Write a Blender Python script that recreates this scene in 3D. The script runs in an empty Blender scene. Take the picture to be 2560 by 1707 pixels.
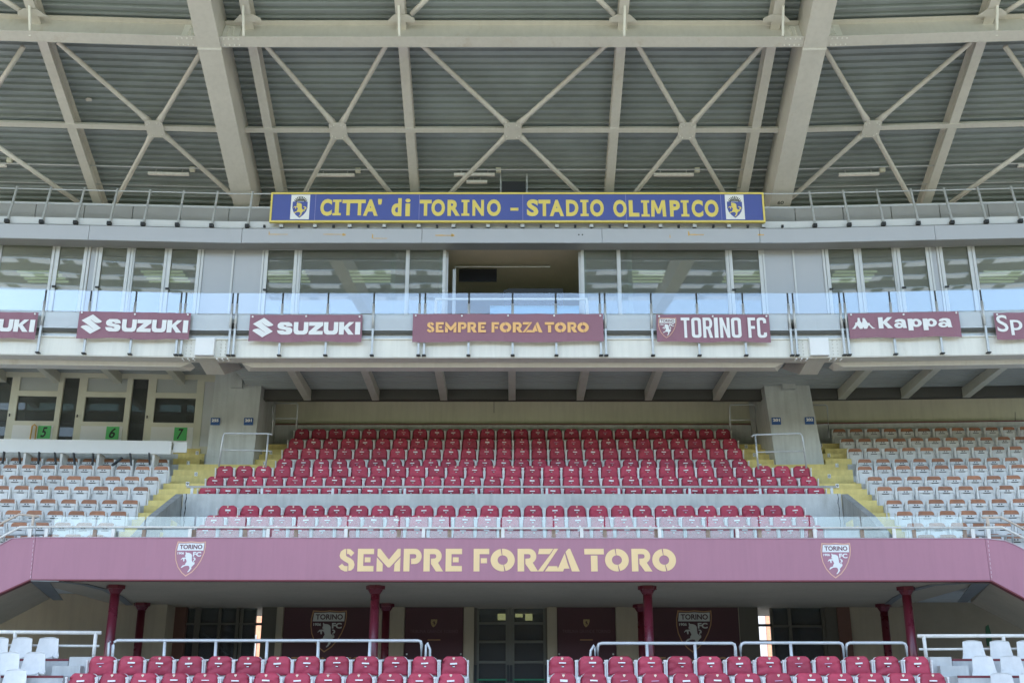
import bpy, math, random
from math import sin, cos, tan, pi, radians, sqrt, atan2
from mathutils import Vector
from mathutils.geometry import tessellate_polygon

random.seed(7)
SC = bpy.context.scene
COL = SC.collection

# ------------------------------------------------------------------ camera, sky, sun, exposure
F = 2800.0                      # focal length in photograph pixels (2560 wide)
TH = math.atan(2800.0/8350.0)   # camera tilted up about 18.5 degrees
CT, ST = cos(TH), sin(TH)
CZ = 1.7                        # eye height
cd = bpy.data.cameras.new('camera'); cam = bpy.data.objects.new('camera', cd); COL.objects.link(cam)
cd.sensor_width = 36.0; cd.lens = F/2560.0*36.0; cd.clip_end = 3000.0; cd.clip_start = 0.1
cam.location = (0, 0, CZ); cam.rotation_euler = (pi/2+TH, 0, 0)
SC.camera = cam
SUN_EL, SUN_AZ = radians(62), radians(222)     # azimuth from +Y clockwise: the sun stands behind the camera
w = bpy.data.worlds.new('World'); SC.world = w; w.use_nodes = True
nt = w.node_tree; bg = nt.nodes['Background']
sky = nt.nodes.new('ShaderNodeTexSky'); sky.sky_type = 'NISHITA'; sky.sun_disc = False
sky.sun_elevation = SUN_EL; sky.sun_rotation = SUN_AZ; sky.air_density = 1.2; sky.dust_density = 1.2; sky.ozone_density = 1.6
nt.links.new(sky.outputs[0], bg.inputs[0]); bg.inputs[1].default_value = 0.15
ld = bpy.data.lights.new('sun', 'SUN'); sun = bpy.data.objects.new('sun', ld); COL.objects.link(sun)
ld.energy = 4.0; ld.angle = radians(0.6); ld.color = (1.0, 0.95, 0.87)
sd = Vector((sin(SUN_AZ)*cos(SUN_EL), cos(SUN_AZ)*cos(SUN_EL), sin(SUN_EL)))
sun.rotation_euler = sd.to_track_quat('Z', 'Y').to_euler()
vs = SC.view_settings; vs.view_transform = 'Standard'; vs.look = 'None'; vs.gamma = 1.0; vs.use_curve_mapping = False
vs.exposure = 1.85
SC.cycles.max_bounces = 10; SC.cycles.diffuse_bounces = 6; SC.cycles.glossy_bounces = 3
SC.cycles.transmission_bounces = 6; SC.cycles.transparent_max_bounces = 12
SC.cycles.caustics_reflective = False; SC.cycles.caustics_refractive = False

# ------------------------------------------------------------------ geometry of the place
KW, XW = 0.055, 7.5             # the side bays of the stand turn forward by about 3 degrees at the columns
def off(x): return KW*max(0.0, abs(x)-XW)
def Wp(p): return (p[0], p[1]-off(p[0]), p[2])
def ray(px, py):
    u = (px-1280.0)/F; v = (853.5-py)/F
    return u, CT-v*ST, ST+v*CT
def P(px, py, Y, warp=True):     # point of the upright plane y=Y that appears at (px,py)
    u, b, c = ray(px, py); t = Y/b
    if warp:
        for _ in range(8): t = (Y-off(u*t))/b
    return Vector((u*t, Y, CZ+c*t))
def PZ(px, py, Z):               # point of the level plane z=Z
    u, b, c = ray(px, py); t = (Z-CZ)/c
    return Vector((u*t, b*t, Z))
def PX(px, py, X):
    u, b, c = ray(px, py); t = X/u
    return Vector((X, b*t, CZ+c*t))
def proj(x, y, z):
    z -= CZ
    zc = y*CT+z*ST; yc = -y*ST+z*CT
    return 1280+F*x/zc, 853.5-F*yc/zc
# roof: a plane rising towards the field
RA = (28.5, 13.56+CZ); RS = (-0.903, 0.4297); RN = (0.4297, 0.903)
def R(x, t, h): return Vector((x, RA[0]+RS[0]*t+RN[0]*h, RA[1]+RS[1]*t+RN[1]*h))
def RP(px, py, h):               # point of the roof plane (offset h along its normal) that appears at (px,py)
    u, b, c = ray(px, py); t = 30.0
    for _ in range(12):
        o = off(u*t)
        t = ((RA[0]-o)*RN[0]+(RA[1]-CZ)*RN[1]+h)/(b*RN[0]+c*RN[1])
    return Vector((u*t, b*t+off(u*t), CZ+c*t))
def Rt(p): return (p[1]-RA[0])*RS[0]+(p[2]-RA[1])*RS[1]

# ------------------------------------------------------------------ materials
MATS = {}
def mat(name, col, rough=0.6, metal=0.0, var=0.08, scale=3.0, bump=0.0, bscale=40.0, spec=0.5, streak=0.0, rnd=0.0, stain=None):
    if name in MATS: return MATS[name]
    m = bpy.data.materials.new(name); m.use_nodes = True; n = m.node_tree.nodes; l = m.node_tree.links
    b = n['Principled BSDF']; b.inputs['Roughness'].default_value = rough; b.inputs['Metallic'].default_value = metal
    b.inputs['Specular IOR Level'].default_value = spec
    geo = n.new('ShaderNodeNewGeometry')
    no = n.new('ShaderNodeTexNoise'); no.inputs['Scale'].default_value = scale; no.inputs['Detail'].default_value = 6; no.inputs['Roughness'].default_value = 0.62
    l.new(geo.outputs['Position'], no.inputs['Vector'])
    mr = n.new('ShaderNodeMapRange'); mr.inputs[1].default_value = 0.3; mr.inputs[2].default_value = 0.7
    mr.inputs[3].default_value = 1-var; mr.inputs[4].default_value = 1+var*0.6
    l.new(no.outputs[0], mr.inputs[0])
    fac = mr.outputs[0]
    if streak:
        mp = n.new('ShaderNodeMapping'); mp.inputs['Scale'].default_value = (6.0, 6.0, 0.5)
        l.new(geo.outputs['Position'], mp.inputs[0])
        n2 = n.new('ShaderNodeTexNoise'); n2.inputs['Scale'].default_value = 1.6; n2.inputs['Detail'].default_value = 8
        l.new(mp.outputs[0], n2.inputs['Vector'])
        m2 = n.new('ShaderNodeMapRange'); m2.inputs[1].default_value = 0.42; m2.inputs[2].default_value = 0.7; m2.inputs[3].default_value = 1.0; m2.inputs[4].default_value = 1-streak
        l.new(n2.outputs[0], m2.inputs[0])
        mu = n.new('ShaderNodeMath'); mu.operation = 'MULTIPLY'; l.new(fac, mu.inputs[0]); l.new(m2.outputs[0], mu.inputs[1]); fac = mu.outputs[0]
    if rnd:
        oi = n.new('ShaderNodeObjectInfo'); m3 = n.new('ShaderNodeMapRange'); m3.inputs[3].default_value = 1-rnd; m3.inputs[4].default_value = 1+rnd*.7
        l.new(oi.outputs['Random'], m3.inputs[0]); mu = n.new('ShaderNodeMath'); mu.operation = 'MULTIPLY'; l.new(fac, mu.inputs[0]); l.new(m3.outputs[0], mu.inputs[1]); fac = mu.outputs[0]
    vm = n.new('ShaderNodeVectorMath'); vm.operation = 'SCALE'; vm.inputs[0].default_value = col; l.new(fac, vm.inputs['Scale'])
    cout = vm.outputs[0]
    if stain:
        mp = n.new('ShaderNodeMapping'); mp.inputs['Scale'].default_value = (1.0, 1.0, 0.35); l.new(geo.outputs['Position'], mp.inputs[0])
        n3 = n.new('ShaderNodeTexNoise'); n3.inputs['Scale'].default_value = 1.7; n3.inputs['Detail'].default_value = 9; n3.inputs['Roughness'].default_value = .7
        l.new(mp.outputs[0], n3.inputs['Vector'])
        m4 = n.new('ShaderNodeMapRange'); m4.inputs[1].default_value = stain[1]; m4.inputs[2].default_value = stain[1]+.16; m4.inputs[3].default_value = 0; m4.inputs[4].default_value = stain[2]; m4.clamp = True
        l.new(n3.outputs[0], m4.inputs[0])
        mxr = n.new('ShaderNodeMix'); mxr.data_type = 'RGBA'; l.new(m4.outputs[0], mxr.inputs[0]); l.new(cout, mxr.inputs[6]); mxr.inputs[7].default_value = (*stain[0], 1); cout = mxr.outputs[2]
    l.new(cout, b.inputs['Base Color'])
    rr = n.new('ShaderNodeMapRange'); rr.inputs[3].default_value = max(0.03, rough-0.08); rr.inputs[4].default_value = min(1, rough+0.1)
    l.new(no.outputs[0], rr.inputs[0]); l.new(rr.outputs[0], b.inputs['Roughness'])
    if bump:
        nb = n.new('ShaderNodeTexNoise'); nb.inputs['Scale'].default_value = bscale; nb.inputs['Detail'].default_value = 4
        l.new(geo.outputs['Position'], nb.inputs['Vector'])
        bp = n.new('ShaderNodeBump'); bp.inputs['Strength'].default_value = bump; bp.inputs['Distance'].default_value = 0.02
        l.new(nb.outputs[0], bp.inputs['Height']); l.new(bp.outputs[0], b.inputs['Normal'])
    MATS[name] = m; return m
def glass(name, tint, refl, rough=0.0, wav=0.0, haze=0.0):
    m = bpy.data.materials.new(name); m.use_nodes = True; n = m.node_tree.nodes; l = m.node_tree.links
    n.remove(n['Principled BSDF']); out = n['Material Output']
    tr = n.new('ShaderNodeBsdfTransparent'); tr.inputs[0].default_value = (*tint, 1)
    gl = n.new('ShaderNodeBsdfGlossy'); gl.inputs['Roughness'].default_value = rough; gl.inputs[0].default_value = (1, 1, 1, 1)
    lw = n.new('ShaderNodeFresnel'); lw.inputs[0].default_value = 1.5
    mu = n.new('ShaderNodeMath'); mu.operation = 'MULTIPLY'; mu.inputs[1].default_value = refl; mu.use_clamp = True
    l.new(lw.outputs[0], mu.inputs[0])
    mx = n.new('ShaderNodeMixShader'); l.new(mu.outputs[0], mx.inputs[0]); l.new(tr.outputs[0], mx.inputs[1]); l.new(gl.outputs[0], mx.inputs[2])
    if wav:
        geo = n.new('ShaderNodeNewGeometry')
        nb = n.new('ShaderNodeTexNoise'); nb.inputs['Scale'].default_value = 0.9; nb.inputs['Detail'].default_value = 1
        l.new(geo.outputs['Position'], nb.inputs['Vector'])
        bp = n.new('ShaderNodeBump'); bp.inputs['Strength'].default_value = wav; bp.inputs['Distance'].default_value = 0.03
        l.new(nb.outputs[0], bp.inputs['Height']); l.new(bp.outputs[0], gl.inputs['Normal'])
    res = mx
    if haze:  # white diffuse share pales the glass in place of sky glare
        df = n.new('ShaderNodeBsdfDiffuse'); df.inputs[0].default_value = (.86, .88, .90, 1)
        geo = n.new('ShaderNodeNewGeometry'); nf = n.new('ShaderNodeTexNoise'); nf.inputs['Scale'].default_value = 1.3; nf.inputs['Detail'].default_value = 4
        l.new(geo.outputs['Position'], nf.inputs['Vector'])
        fr_ = n.new('ShaderNodeMapRange'); fr_.inputs[3].default_value = haze*.8; fr_.inputs[4].default_value = haze*1.2; l.new(nf.outputs[0], fr_.inputs[0])
        m2 = n.new('ShaderNodeMixShader'); l.new(fr_.outputs[0], m2.inputs[0]); l.new(mx.outputs[0], m2.inputs[1]); l.new(df.outputs[0], m2.inputs[2]); res = m2
    l.new(res.outputs[0], out.inputs[0]); MATS[name] = m; return m
def emit(name, col, s):
    m = bpy.data.materials.new(name); m.use_nodes = True; b = m.node_tree.nodes['Principled BSDF']
    b.inputs['Base Color'].default_value = (*col, 1); b.inputs['Emission Color'].default_value = (*col, 1); b.inputs['Emission Strength'].default_value = s
    MATS[name] = m; return m

CREAM = mat('cream_steel_paint', (0.63, 0.605, 0.555), 0.45, var=0.06, scale=1.2, streak=0.06, stain=((.42, .33, .22), .60, .5))
CREAM2 = mat('pale_girder_paint', (0.80, 0.79, 0.74), 0.45, var=0.05, scale=1.0, streak=0.08, stain=((.55, .50, .38), .60, .4))
DECK = mat('grey_roof_deck', (0.32, 0.36, 0.37), 0.35, var=0.16, scale=0.8, streak=0.0, stain=((.36, .37, .33), .62, .5))
GALV = mat('galvanised_steel', (0.52, 0.54, 0.55), 0.38, 0.35, var=0.12, scale=9)
ALU = mat('grey_aluminium', (0.46, 0.47, 0.50), 0.42, 0.25, var=0.04, scale=0.7)
ALUL = mat('pale_aluminium_frame', (0.62, 0.63, 0.64), 0.4, 0.2, var=0.04, scale=2)
GUTTER = mat('grey_metal_gutter', (0.34, 0.34, 0.335), 0.5, 0.2, var=0.1, scale=1.5)
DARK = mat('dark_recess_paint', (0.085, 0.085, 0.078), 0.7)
BLACK = mat('black_plastic', (0.015, 0.016, 0.018), 0.45)
CONC = mat('pale_concrete', (0.54, 0.56, 0.56), 0.85, var=0.14, scale=1.6, bump=0.25, bscale=30, streak=0.14, stain=((.34, .34, .32), .58, .6))
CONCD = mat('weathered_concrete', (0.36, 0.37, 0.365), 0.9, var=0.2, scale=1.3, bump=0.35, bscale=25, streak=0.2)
COLM = mat('column_concrete', (0.54, 0.57, 0.565), 0.85, var=0.12, scale=1.2, bump=0.3, bscale=18, streak=0.14, stain=((.36, .36, .32), .60, .5))
OLIVE = mat('back_wall_plaster', (0.60, 0.59, 0.47), 0.9, var=0.09, scale=0.8, bump=0.1, streak=0.08)
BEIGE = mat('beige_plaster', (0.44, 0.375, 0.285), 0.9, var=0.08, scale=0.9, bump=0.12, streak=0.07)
BEAMG = mat('blue_grey_joint_beam', (0.21, 0.215, 0.215), 0.8, var=0.15)
YEL = mat('yellow_step_paint', (0.78, 0.64, 0.24), 0.65, var=0.16, scale=2.5, bump=0.2, streak=0.12, stain=((.56, .49, .30), .62, .5))
MAR = mat('maroon_seat_vinyl', (0.44, 0.045, 0.088), 0.58, var=0.14, scale=5, bump=0.6, bscale=9, rnd=.16)
MARP = mat('maroon_pillar_paint', (0.13, 0.016, 0.030), 0.28, var=0.08, scale=3)
BAND = mat('sky_paled_maroon_vinyl', (0.43, 0.195, 0.262), 0.5, var=0.05, scale=0.5, bump=.35, bscale=1.2, streak=0.05, stain=((.36, .19, .25), .62, .4))  # maroon vinyl with the glare of the sky mixed into its colour
BAN2 = mat('maroon_mesh_banner', (0.29, 0.14, 0.19), 0.6, var=0.05, scale=0.8)
POST = mat('dark_maroon_poster', (0.070, 0.018, 0.026), 0.5, var=0.06)
REDL = mat('maroon_edge_paint', (0.17, 0.03, 0.04), 0.6)
GOLD = mat('pale_gold_print', (0.90, 0.65, 0.34), 0.55, var=0.02)
GOLDD = mat('bronze_print', (0.42, 0.22, 0.10), 0.6)
ORNG = mat('orange_gold_print', (0.86, 0.50, 0.20), 0.55, var=0.02)
WH = mat('white_seat_plastic', (0.68, 0.685, 0.685), 0.45, var=0.1, scale=6, rnd=.09)
WHP = mat('white_print', (0.82, 0.83, 0.85), 0.55, var=0.02)
WHR = mat('white_rail_paint', (0.78, 0.77, 0.74), 0.45, var=0.08, scale=7, streak=0.1)
WHPAN = mat('white_panel', (0.74, 0.75, 0.75), 0.5, var=0.05, scale=0.8)
RUST = mat('rusty_bracket', (0.36, 0.27, 0.21), 0.8, var=0.3, scale=14)
BRN = mat('tan_brown_seat_back', (0.38, 0.165, 0.085), 0.5, var=0.2, scale=5, streak=0.15, rnd=.2)
BLUE = mat('blue_sign_face', (0.075, 0.105, 0.37), 0.5, var=0.03)
YPR = mat('yellow_sign_print', (0.78, 0.64, 0.16), 0.5, var=0.03)
BLS = mat('blue_number_plate', (0.03, 0.10, 0.30), 0.5, var=0.04)
GRN = mat('green_number_card', (0.11, 0.50, 0.16), 0.6, var=0.05)
INK = mat('black_ink', (0.02, 0.03, 0.02), 0.6)
INKM = mat('maroon_ink', (0.16, 0.05, 0.07), 0.6)
FRB = mat('beige_box_frame', (0.64, 0.63, 0.52), 0.55, var=0.06, scale=1.5)
GPAN = mat('grey_infill_panel', (0.42, 0.45, 0.44), 0.6, var=0.04)
ROOMW = mat('room_wall_paint', (0.55, 0.55, 0.45), 0.8, var=0.05)
ROOMC = mat('room_ceiling', (0.66, 0.56, 0.42), 0.85, var=0.06)
GRASS = mat('grass_turf', (0.075, 0.10, 0.04), 0.95, var=0.35, scale=2.0, bump=0.5)
GRVL = mat('pale_track', (0.36, 0.33, 0.29), 0.95, var=0.1)
YLP = mat('ochre_marking', (0.65, 0.42, 0.14), 0.7)
WOOD = mat('yellow_wood', (0.62, 0.40, 0.12), 0.6)
FRD = mat('brown_door_frame', (0.11, 0.095, 0.075), 0.6)
BRICKP = mat('reddish_brown_paint', (0.16, 0.075, 0.055), 0.7, var=0.15)
BRCK = mat('sunlit_brick', (0.50, 0.25, 0.16), 0.9, var=0.25, scale=6)
GBAL = glass('balcony_glass', (0.90, 0.94, 0.96), 2.3, 0.02, 0.02, 0.0)
GLOW = glass('lower_glass', (0.93, 0.97, 0.97), 1.7, 0.01, 0.02, 0.04)
GWIN = glass('window_glass', (0.60, 0.68, 0.62), 3.0, 0.02, 0.03, 0.09)
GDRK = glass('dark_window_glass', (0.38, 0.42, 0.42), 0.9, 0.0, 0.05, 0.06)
GGRY = glass('frosted_grey_glass', (0.60, 0.66, 0.66), 3.0, 0.25, 0.0, 0.42)
LAMP = emit('fluorescent_tube', (0.80, 0.84, 0.60), 0.14)
SCRN = mat('dark_screen', (0.02, 0.02, 0.025), 0.15)
EGRN = mat('green_bar', (0.01, 0.22, 0.10), 0.5)
tm = bpy.data.materials.new('translucent_skylight'); tm.use_nodes = True
_n = tm.node_tree.nodes; _n.remove(_n['Principled BSDF']); _t = _n.new('ShaderNodeBsdfTranslucent'); _t.inputs[0].default_value = (0.27, 0.29, 0.30, 1)
tm.node_tree.links.new(_t.outputs[0], _n['Material Output'].inputs[0])
TRANSL = tm

# ------------------------------------------------------------------ mesh building
class MB:
    def __init__(self): self.v = []; self.f = []; self.m = []; self.mi = 0
    def quadf(self, idx): self.f.append(tuple(idx)); self.m.append(self.mi)
    def box(self, x0, x1, y0, y1, z0, z1):
        xs = [x0]+[s for s in (-XW, XW) if x0 < s < x1]+[x1]
        b = len(self.v)
        for x in xs: self.v += [(x, y0, z0), (x, y1, z0), (x, y1, z1), (x, y0, z1)]
        n = len(xs)
        for i in range(n-1):
            for j in range(4):
                k = (j+1) % 4
                self.quadf((b+4*i+j, b+4*(i+1)+j, b+4*(i+1)+k, b+4*i+k))
        self.quadf((b+3, b+2, b+1, b)); e = b+4*(n-1); self.quadf((e, e+1, e+2, e+3))
        return self
    def prof(self, x0, x1, pr):      # closed (y,z) profile swept along x
        xs = [x0]+[s for s in (-XW, XW) if x0 < s < x1]+[x1]; b = len(self.v); k = len(pr)
        for x in xs: self.v += [(x, y, z) for y, z in pr]
        for i in range(len(xs)-1):
            for j in range(k):
                self.quadf((b+k*i+j, b+k*(i+1)+j, b+k*(i+1)+(j+1) % k, b+k*i+(j+1) % k))
        self.quadf(tuple(b+j for j in reversed(range(k)))); e = b+k*(len(xs)-1); self.quadf(tuple(e+j for j in range(k)))
        return self
    def sheet(self, x0, x1, pr):     # open (y,z) polyline swept along x
        xs = [x0]+[s for s in (-XW, XW) if x0 < s < x1]+[x1]; b = len(self.v); k = len(pr)
        for x in xs: self.v += [(x, y, z) for y, z in pr]
        for i in range(len(xs)-1):
            for j in range(k-1):
                self.quadf((b+k*i+j, b+k*(i+1)+j, b+k*(i+1)+j+1, b+k*i+j+1))
        return self
    def hexa(self, p):               # 8 points: bottom ring then top ring
        b = len(self.v); self.v += [tuple(q) for q in p]
        for q in ((3, 2, 1, 0), (4, 5, 6, 7), (0, 1, 5, 4), (1, 2, 6, 5), (2, 3, 7, 6), (3, 0, 4, 7)): self.quadf([b+i for i in q])
        return self
    def bar(self, a, c, w, h, up=(0, 0, 1)):
        a = Vector(a); c = Vector(c); d = (c-a).normalized(); s = d.cross(Vector(up))
        if s.length < 1e-4: s = d.cross(Vector((0, 1, 0)))
        s.normalize(); u = s.cross(d)
        r = [s*w/2*i+u*h/2*j for i, j in ((-1, -1), (1, -1), (1, 1), (-1, 1))]
        return self.hexa([a+q for q in r]+[c+q for q in r])
    def tube(self, pts, r, n=8, caps=True):
        pts = [Vector(p) for p in pts]; b = len(self.v); k = len(pts)
        rs = r if isinstance(r, (list, tuple)) else [r]*k
        for i, p in enumerate(pts):
            d = (pts[min(i+1, k-1)]-pts[max(i-1, 0)]).normalized()
            s = d.cross(Vector((0, 0, 1)))
            if s.length < 1e-3: s = Vector((1, 0, 0))
            s.normalize(); u = s.cross(d)
            for j in range(n):
                a = 2*pi*j/n; self.v.append(tuple(p+(s*cos(a)+u*sin(a))*rs[i]))
        for i in range(k-1):
            for j in range(n): self.quadf((b+n*i+j, b+n*i+(j+1) % n, b+n*(i+1)+(j+1) % n, b+n*(i+1)+j))
        if caps:
            self.quadf(tuple(b+j for j in reversed(range(n)))); e = b+n*(k-1); self.quadf(tuple(e+j for j in range(n)))
        return self
    def plate(self, cont, fn, th=None):   # flat shape from (u,v) contours placed by fn(u,v,d)
        cs = [[Vector((u, v, 0)) for u, v in c] for c in cont]
        tris = tessellate_polygon(cs); fl = [p for c in cs for p in c]; b = len(self.v); n = len(fl)
        self.v += [tuple(fn(p.x, p.y, 0)) for p in fl]
        for t in tris:
            a0, a1, a2 = [fl[i] for i in t]
            if (a1.x-a0.x)*(a2.y-a0.y)-(a1.y-a0.y)*(a2.x-a0.x) < 0: t = (t[0], t[2], t[1])
            self.quadf([b+i for i in t])
        if th:
            self.v += [tuple(fn(p.x, p.y, th)) for p in fl]
            for t in tris: self.quadf([b+n+i for i in t])
            o = 0
            for c in cs:
                k = len(c)
                for j in range(k): self.quadf((b+o+j, b+o+(j+1) % k, b+n+o+(j+1) % k, b+n+o+j))
                o += k
        return self
    def build(self, name, m, parent=None, warp=True, smooth=False, org=None, place=True):
        v = [Wp(p) for p in self.v] if warp else self.v
        if parent is not None: o = Vector(parent['_o']) if '_o' in parent else Vector((0, 0, 0))
        elif org is not None: o = Vector(org)
        else:
            xs = [p[0] for p in v]; ys = [p[1] for p in v]; zs = [p[2] for p in v]
            o = Vector(((min(xs)+max(xs))/2, (min(ys)+max(ys))/2, min(zs)))
        me = bpy.data.meshes.new(name)
        me.from_pydata([(p[0]-o.x, p[1]-o.y, p[2]-o.z) for p in v], [], self.f)
        ms = m if isinstance(m, (list, tuple)) else [m]
        for q in ms: me.materials.append(q)
        if len(ms) > 1: me.polygons.foreach_set('material_index', self.m)
        if smooth: me.polygons.foreach_set('use_smooth', [True]*len(self.f))
        me.update()
        ob = bpy.data.objects.new(name, me); COL.objects.link(ob)
        if parent is not None:
            ob.parent = parent; ob['_o'] = tuple(o)
            if parent.type == 'MESH': pass
        else: ob.location = o; ob['_o'] = tuple(o)
        return ob
def tag(o, label=None, cat=None, group=None, kind=None):
    if label: o['label'] = label
    if cat: o['category'] = cat
    if group: o['group'] = group
    if kind: o['kind'] = kind
    return o
def thing(name, label, cat, loc=(0, 0, 0), group=None, kind=None):
    o = bpy.data.objects.new(name, None); COL.objects.link(o); o.location = loc; o.empty_display_size = 0.2
    o['_o'] = tuple(loc); tag(o, label, cat, group, kind); return o
def copy_tree(o, parent=None):
    c = o.copy(); COL.objects.link(c)
    if parent is not None: c.parent = parent
    for ch in list(o.children): copy_tree(ch, c)
    return c
def B(x0, x1, y0, y1, z0, z1): return MB().box(x0, x1, y0, y1, z0, z1)
def XY(Y, warp=True, dy=0.0):     # maps photograph-pixel rectangles on a plane to metres
    def f(px0, py0, px1, py1):
        my = (py0+py1)/2
        a = P(px0, my, Y, warp); b = P(px1, my, Y, warp); t = P((px0+px1)/2, py0, Y, warp); u = P((px0+px1)/2, py1, Y, warp)
        return a.x, b.x, u.z, t.z
    return f
def ordn(n):
    s = ['zeroth', 'first', 'second', 'third', 'fourth', 'fifth', 'sixth', 'seventh', 'eighth', 'ninth', 'tenth', 'eleventh', 'twelfth', 'thirteenth', 'fourteenth', 'fifteenth', 'sixteenth', 'seventeenth', 'eighteenth', 'nineteenth', 'twentieth',
         'twenty-first', 'twenty-second', 'twenty-third', 'twenty-fourth', 'twenty-fifth', 'twenty-sixth', 'twenty-seventh', 'twenty-eighth', 'twenty-ninth', 'thirtieth', 'thirty-first', 'thirty-second', 'thirty-third']
    return s[n]

# ------------------------------------------------------------------ lettering
_TC = {}
def text_mesh(s, offs=0.0, shear=0.0):
    k = (s, offs, shear)
    if k in _TC: return _TC[k]
    c = bpy.data.curves.new('t', 'FONT'); c.body = s; c.offset = offs; c.shear = shear; c.resolution_u = 4; c.fill_mode = 'FRONT'
    c.dimensions = '2D'
    o = bpy.data.objects.new('t', c); COL.objects.link(o)
    bpy.context.view_layer.update()
    me = bpy.data.meshes.new_from_object(o.evaluated_get(bpy.context.evaluated_depsgraph_get()))
    v = [(p.co.x, p.co.y) for p in me.vertices]; f = [tuple(q.vertices) for q in me.polygons]
    bpy.data.objects.remove(o); bpy.data.curves.remove(c); bpy.data.meshes.remove(me)
    x0 = min(p[0] for p in v); x1 = max(p[0] for p in v); y0 = min(p[1] for p in v); y1 = max(p[1] for p in v)
    v = [((p[0]-x0)/(x1-x0), (p[1]-y0)/(y1-y0)) for p in v]
    _TC[k] = (v, f); return _TC[k]
def put_text(mb, s, x0, x1, z0, z1, y, offs=0.0, shear=0.0):
    v, f = text_mesh(s, offs, shear); b = len(mb.v)
    mb.v += [(x0+p[0]*(x1-x0), y, z0+p[1]*(z1-z0)) for p in v]
    for q in f: mb.quadf([b+i for i in q])
def put_shape(mb, cont, x0, x1, z0, z1, y, th=None):
    mb.plate(cont, lambda u, v, d: (x0+u*(x1-x0), y-d, z0+v*(z1-z0)), th)
def arc(cx, cy, rx, ry, a0, a1, n=14):
    return [(cx+rx*cos(radians(a0+(a1-a0)*i/n)), cy+ry*sin(radians(a0+(a1-a0)*i/n))) for i in range(n+1)]
def norm(pts, lean=0.0):
    my = sum(p[1] for p in pts)/len(pts)
    q = [(x+lean*(y-my), -y) for x, y in pts]
    x0 = min(p[0] for p in q); x1 = max(p[0] for p in q); y0 = min(p[1] for p in q); y1 = max(p[1] for p in q)
    return [((x-x0)/(x1-x0), (y-y0)/(y1-y0)) for x, y in q]
def ringpart(a0, a1, ro=0.5, ri=0.21, n=16):
    return [(0.5+ro*cos(radians(a)), 0.5+ro*sin(radians(a))) for a in [a0+(a1-a0)*i/n for i in range(n+1)]] + \
           [(0.5+ri*cos(radians(a)), 0.5+ri*sin(radians(a))) for a in [a1-(a1-a0)*i/n for i in range(n+1)]]
STEN = {
 'E': [[(0, 0), (1, 0), (1, .24), (.36, .24), (.36, .76), (1, .76), (1, 1), (0, 1)], [(.44, .40), (.80, .40), (.80, .62), (.44, .62)]],
 'F': [[(0, 0), (.38, 0), (.38, .76), (1, .76), (1, 1), (0, 1)], [(.46, .36), (.86, .36), (.86, .58), (.46, .58)]],
 'M': [[(.02, 1), (.14, 1), (.51, .52), (.88, 1), (1, 1), (1, .68), (.56, .18), (.47, .18), (.02, .68)], [(0, 0), (.26, 0), (.26, .33), (0, .62)], [(.76, .33), (1, .62), (1, 0), (.74, 0)]],
 'P': [[(0, 0), (.34, 0), (.34, .74), (.34, 1), (0, 1)], [(.34, 1), (.62, 1)]+arc(.62, .66, .38, .34, 88, -90)+[(.42, .32), (.42, .56), (.60, .57)]+arc(.60, .665, .10, .095, -90, 90)+[(.34, .76)]],
 'R': [[(0, 0), (.32, 0), (.32, .74), (.32, 1), (0, 1)], [(.32, 1), (.56, 1)]+arc(.56, .67, .36, .33, 88, -60)+[(1, 0), (.64, 0), (.38, .33), (.38, .56), (.54, .57)]+arc(.54, .665, .10, .095, -90, 90)+[(.32, .76)]],
 'O': [ringpart(100, 278), ringpart(-76, 94)],
 'Z': [[(.02, .76), (.58, .76), (.76, 1), (.08, 1)], [(.66, .80), (.80, 1), (1, 1), (.26, 0), (0, 0)], [(.34, 0), (1, 0), (.94, .23), (.52, .23)]],
 'A': [[(.40, .86), (.52, 1), (.60, 1), (1, 0), (.66, 0)], [(0, 0), (.28, 0), (.33, .12), (.56, .12), (.48, .34), (.36, .80)]],
 'T': [[(0, .75), (1, .75), (1, 1), (0, 1)], [(.33, 0), (.67, 0), (.67, .70), (.33, .70)]],
 'S': [[(.30, .98), (.10, .88), (.04, .70), (.10, .58), (.30, .47), (.55, .37), (.62, .33), (.62, .02), (.80, .04), (.95, .14), (1, .30), (.93, .46), (.75, .57), (.50, .66), (.44, .71), (.44, 1.0)],
       [(.49, 1.0), (.70, .98), (.96, .82), (.76, .66), (.62, .76), (.49, .77)], [(0, .22), (.22, .34), (.36, .24), (.57, .23), (.57, 0), (.40, 0), (.16, .08)]],
}
def rr(x0, x1, y0, y1, rx, ry, n=4):
    return arc(x1-rx, y1-ry, rx, ry, 0, 90, n)+arc(x0+rx, y1-ry, rx, ry, 90, 180, n)+arc(x0+rx, y0+ry, rx, ry, 180, 270, n)+arc(x1-rx, y0+ry, rx, ry, 270, 360, n)
HEAVY = {
 'p': [[(0, 0), (.36, 0), (.36, .40), (.36, .95), (.34, 1), (0, 1)], arc(.60, .645, .40, .355, 0, 350, 18), ],
 'a': [[(.06, .67), (.13, .88), (.36, 1), (.66, 1), (.88, .88), (.92, .65), (.95, .14), (1, 0), (.68, 0), (.60, .60), (.54, .72), (.44, .74), (.36, .67)], arc(.36, .30, .36, .31, 0, 350, 16)],
 'I': [[(0, 0), (1, 0), (1, .15), (.74, .15), (.74, .85), (1, .85), (1, 1), (0, 1), (0, .85), (.26, .85), (.26, .15), (0, .15)]],
 'M': [[(0, 0), (.05, 1), (.27, 1), (.5, .45), (.73, 1), (.95, 1), (1, 0), (.77, 0), (.75, .58), (.59, .18), (.41, .18), (.25, .58), (.23, 0)]],
}
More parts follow.
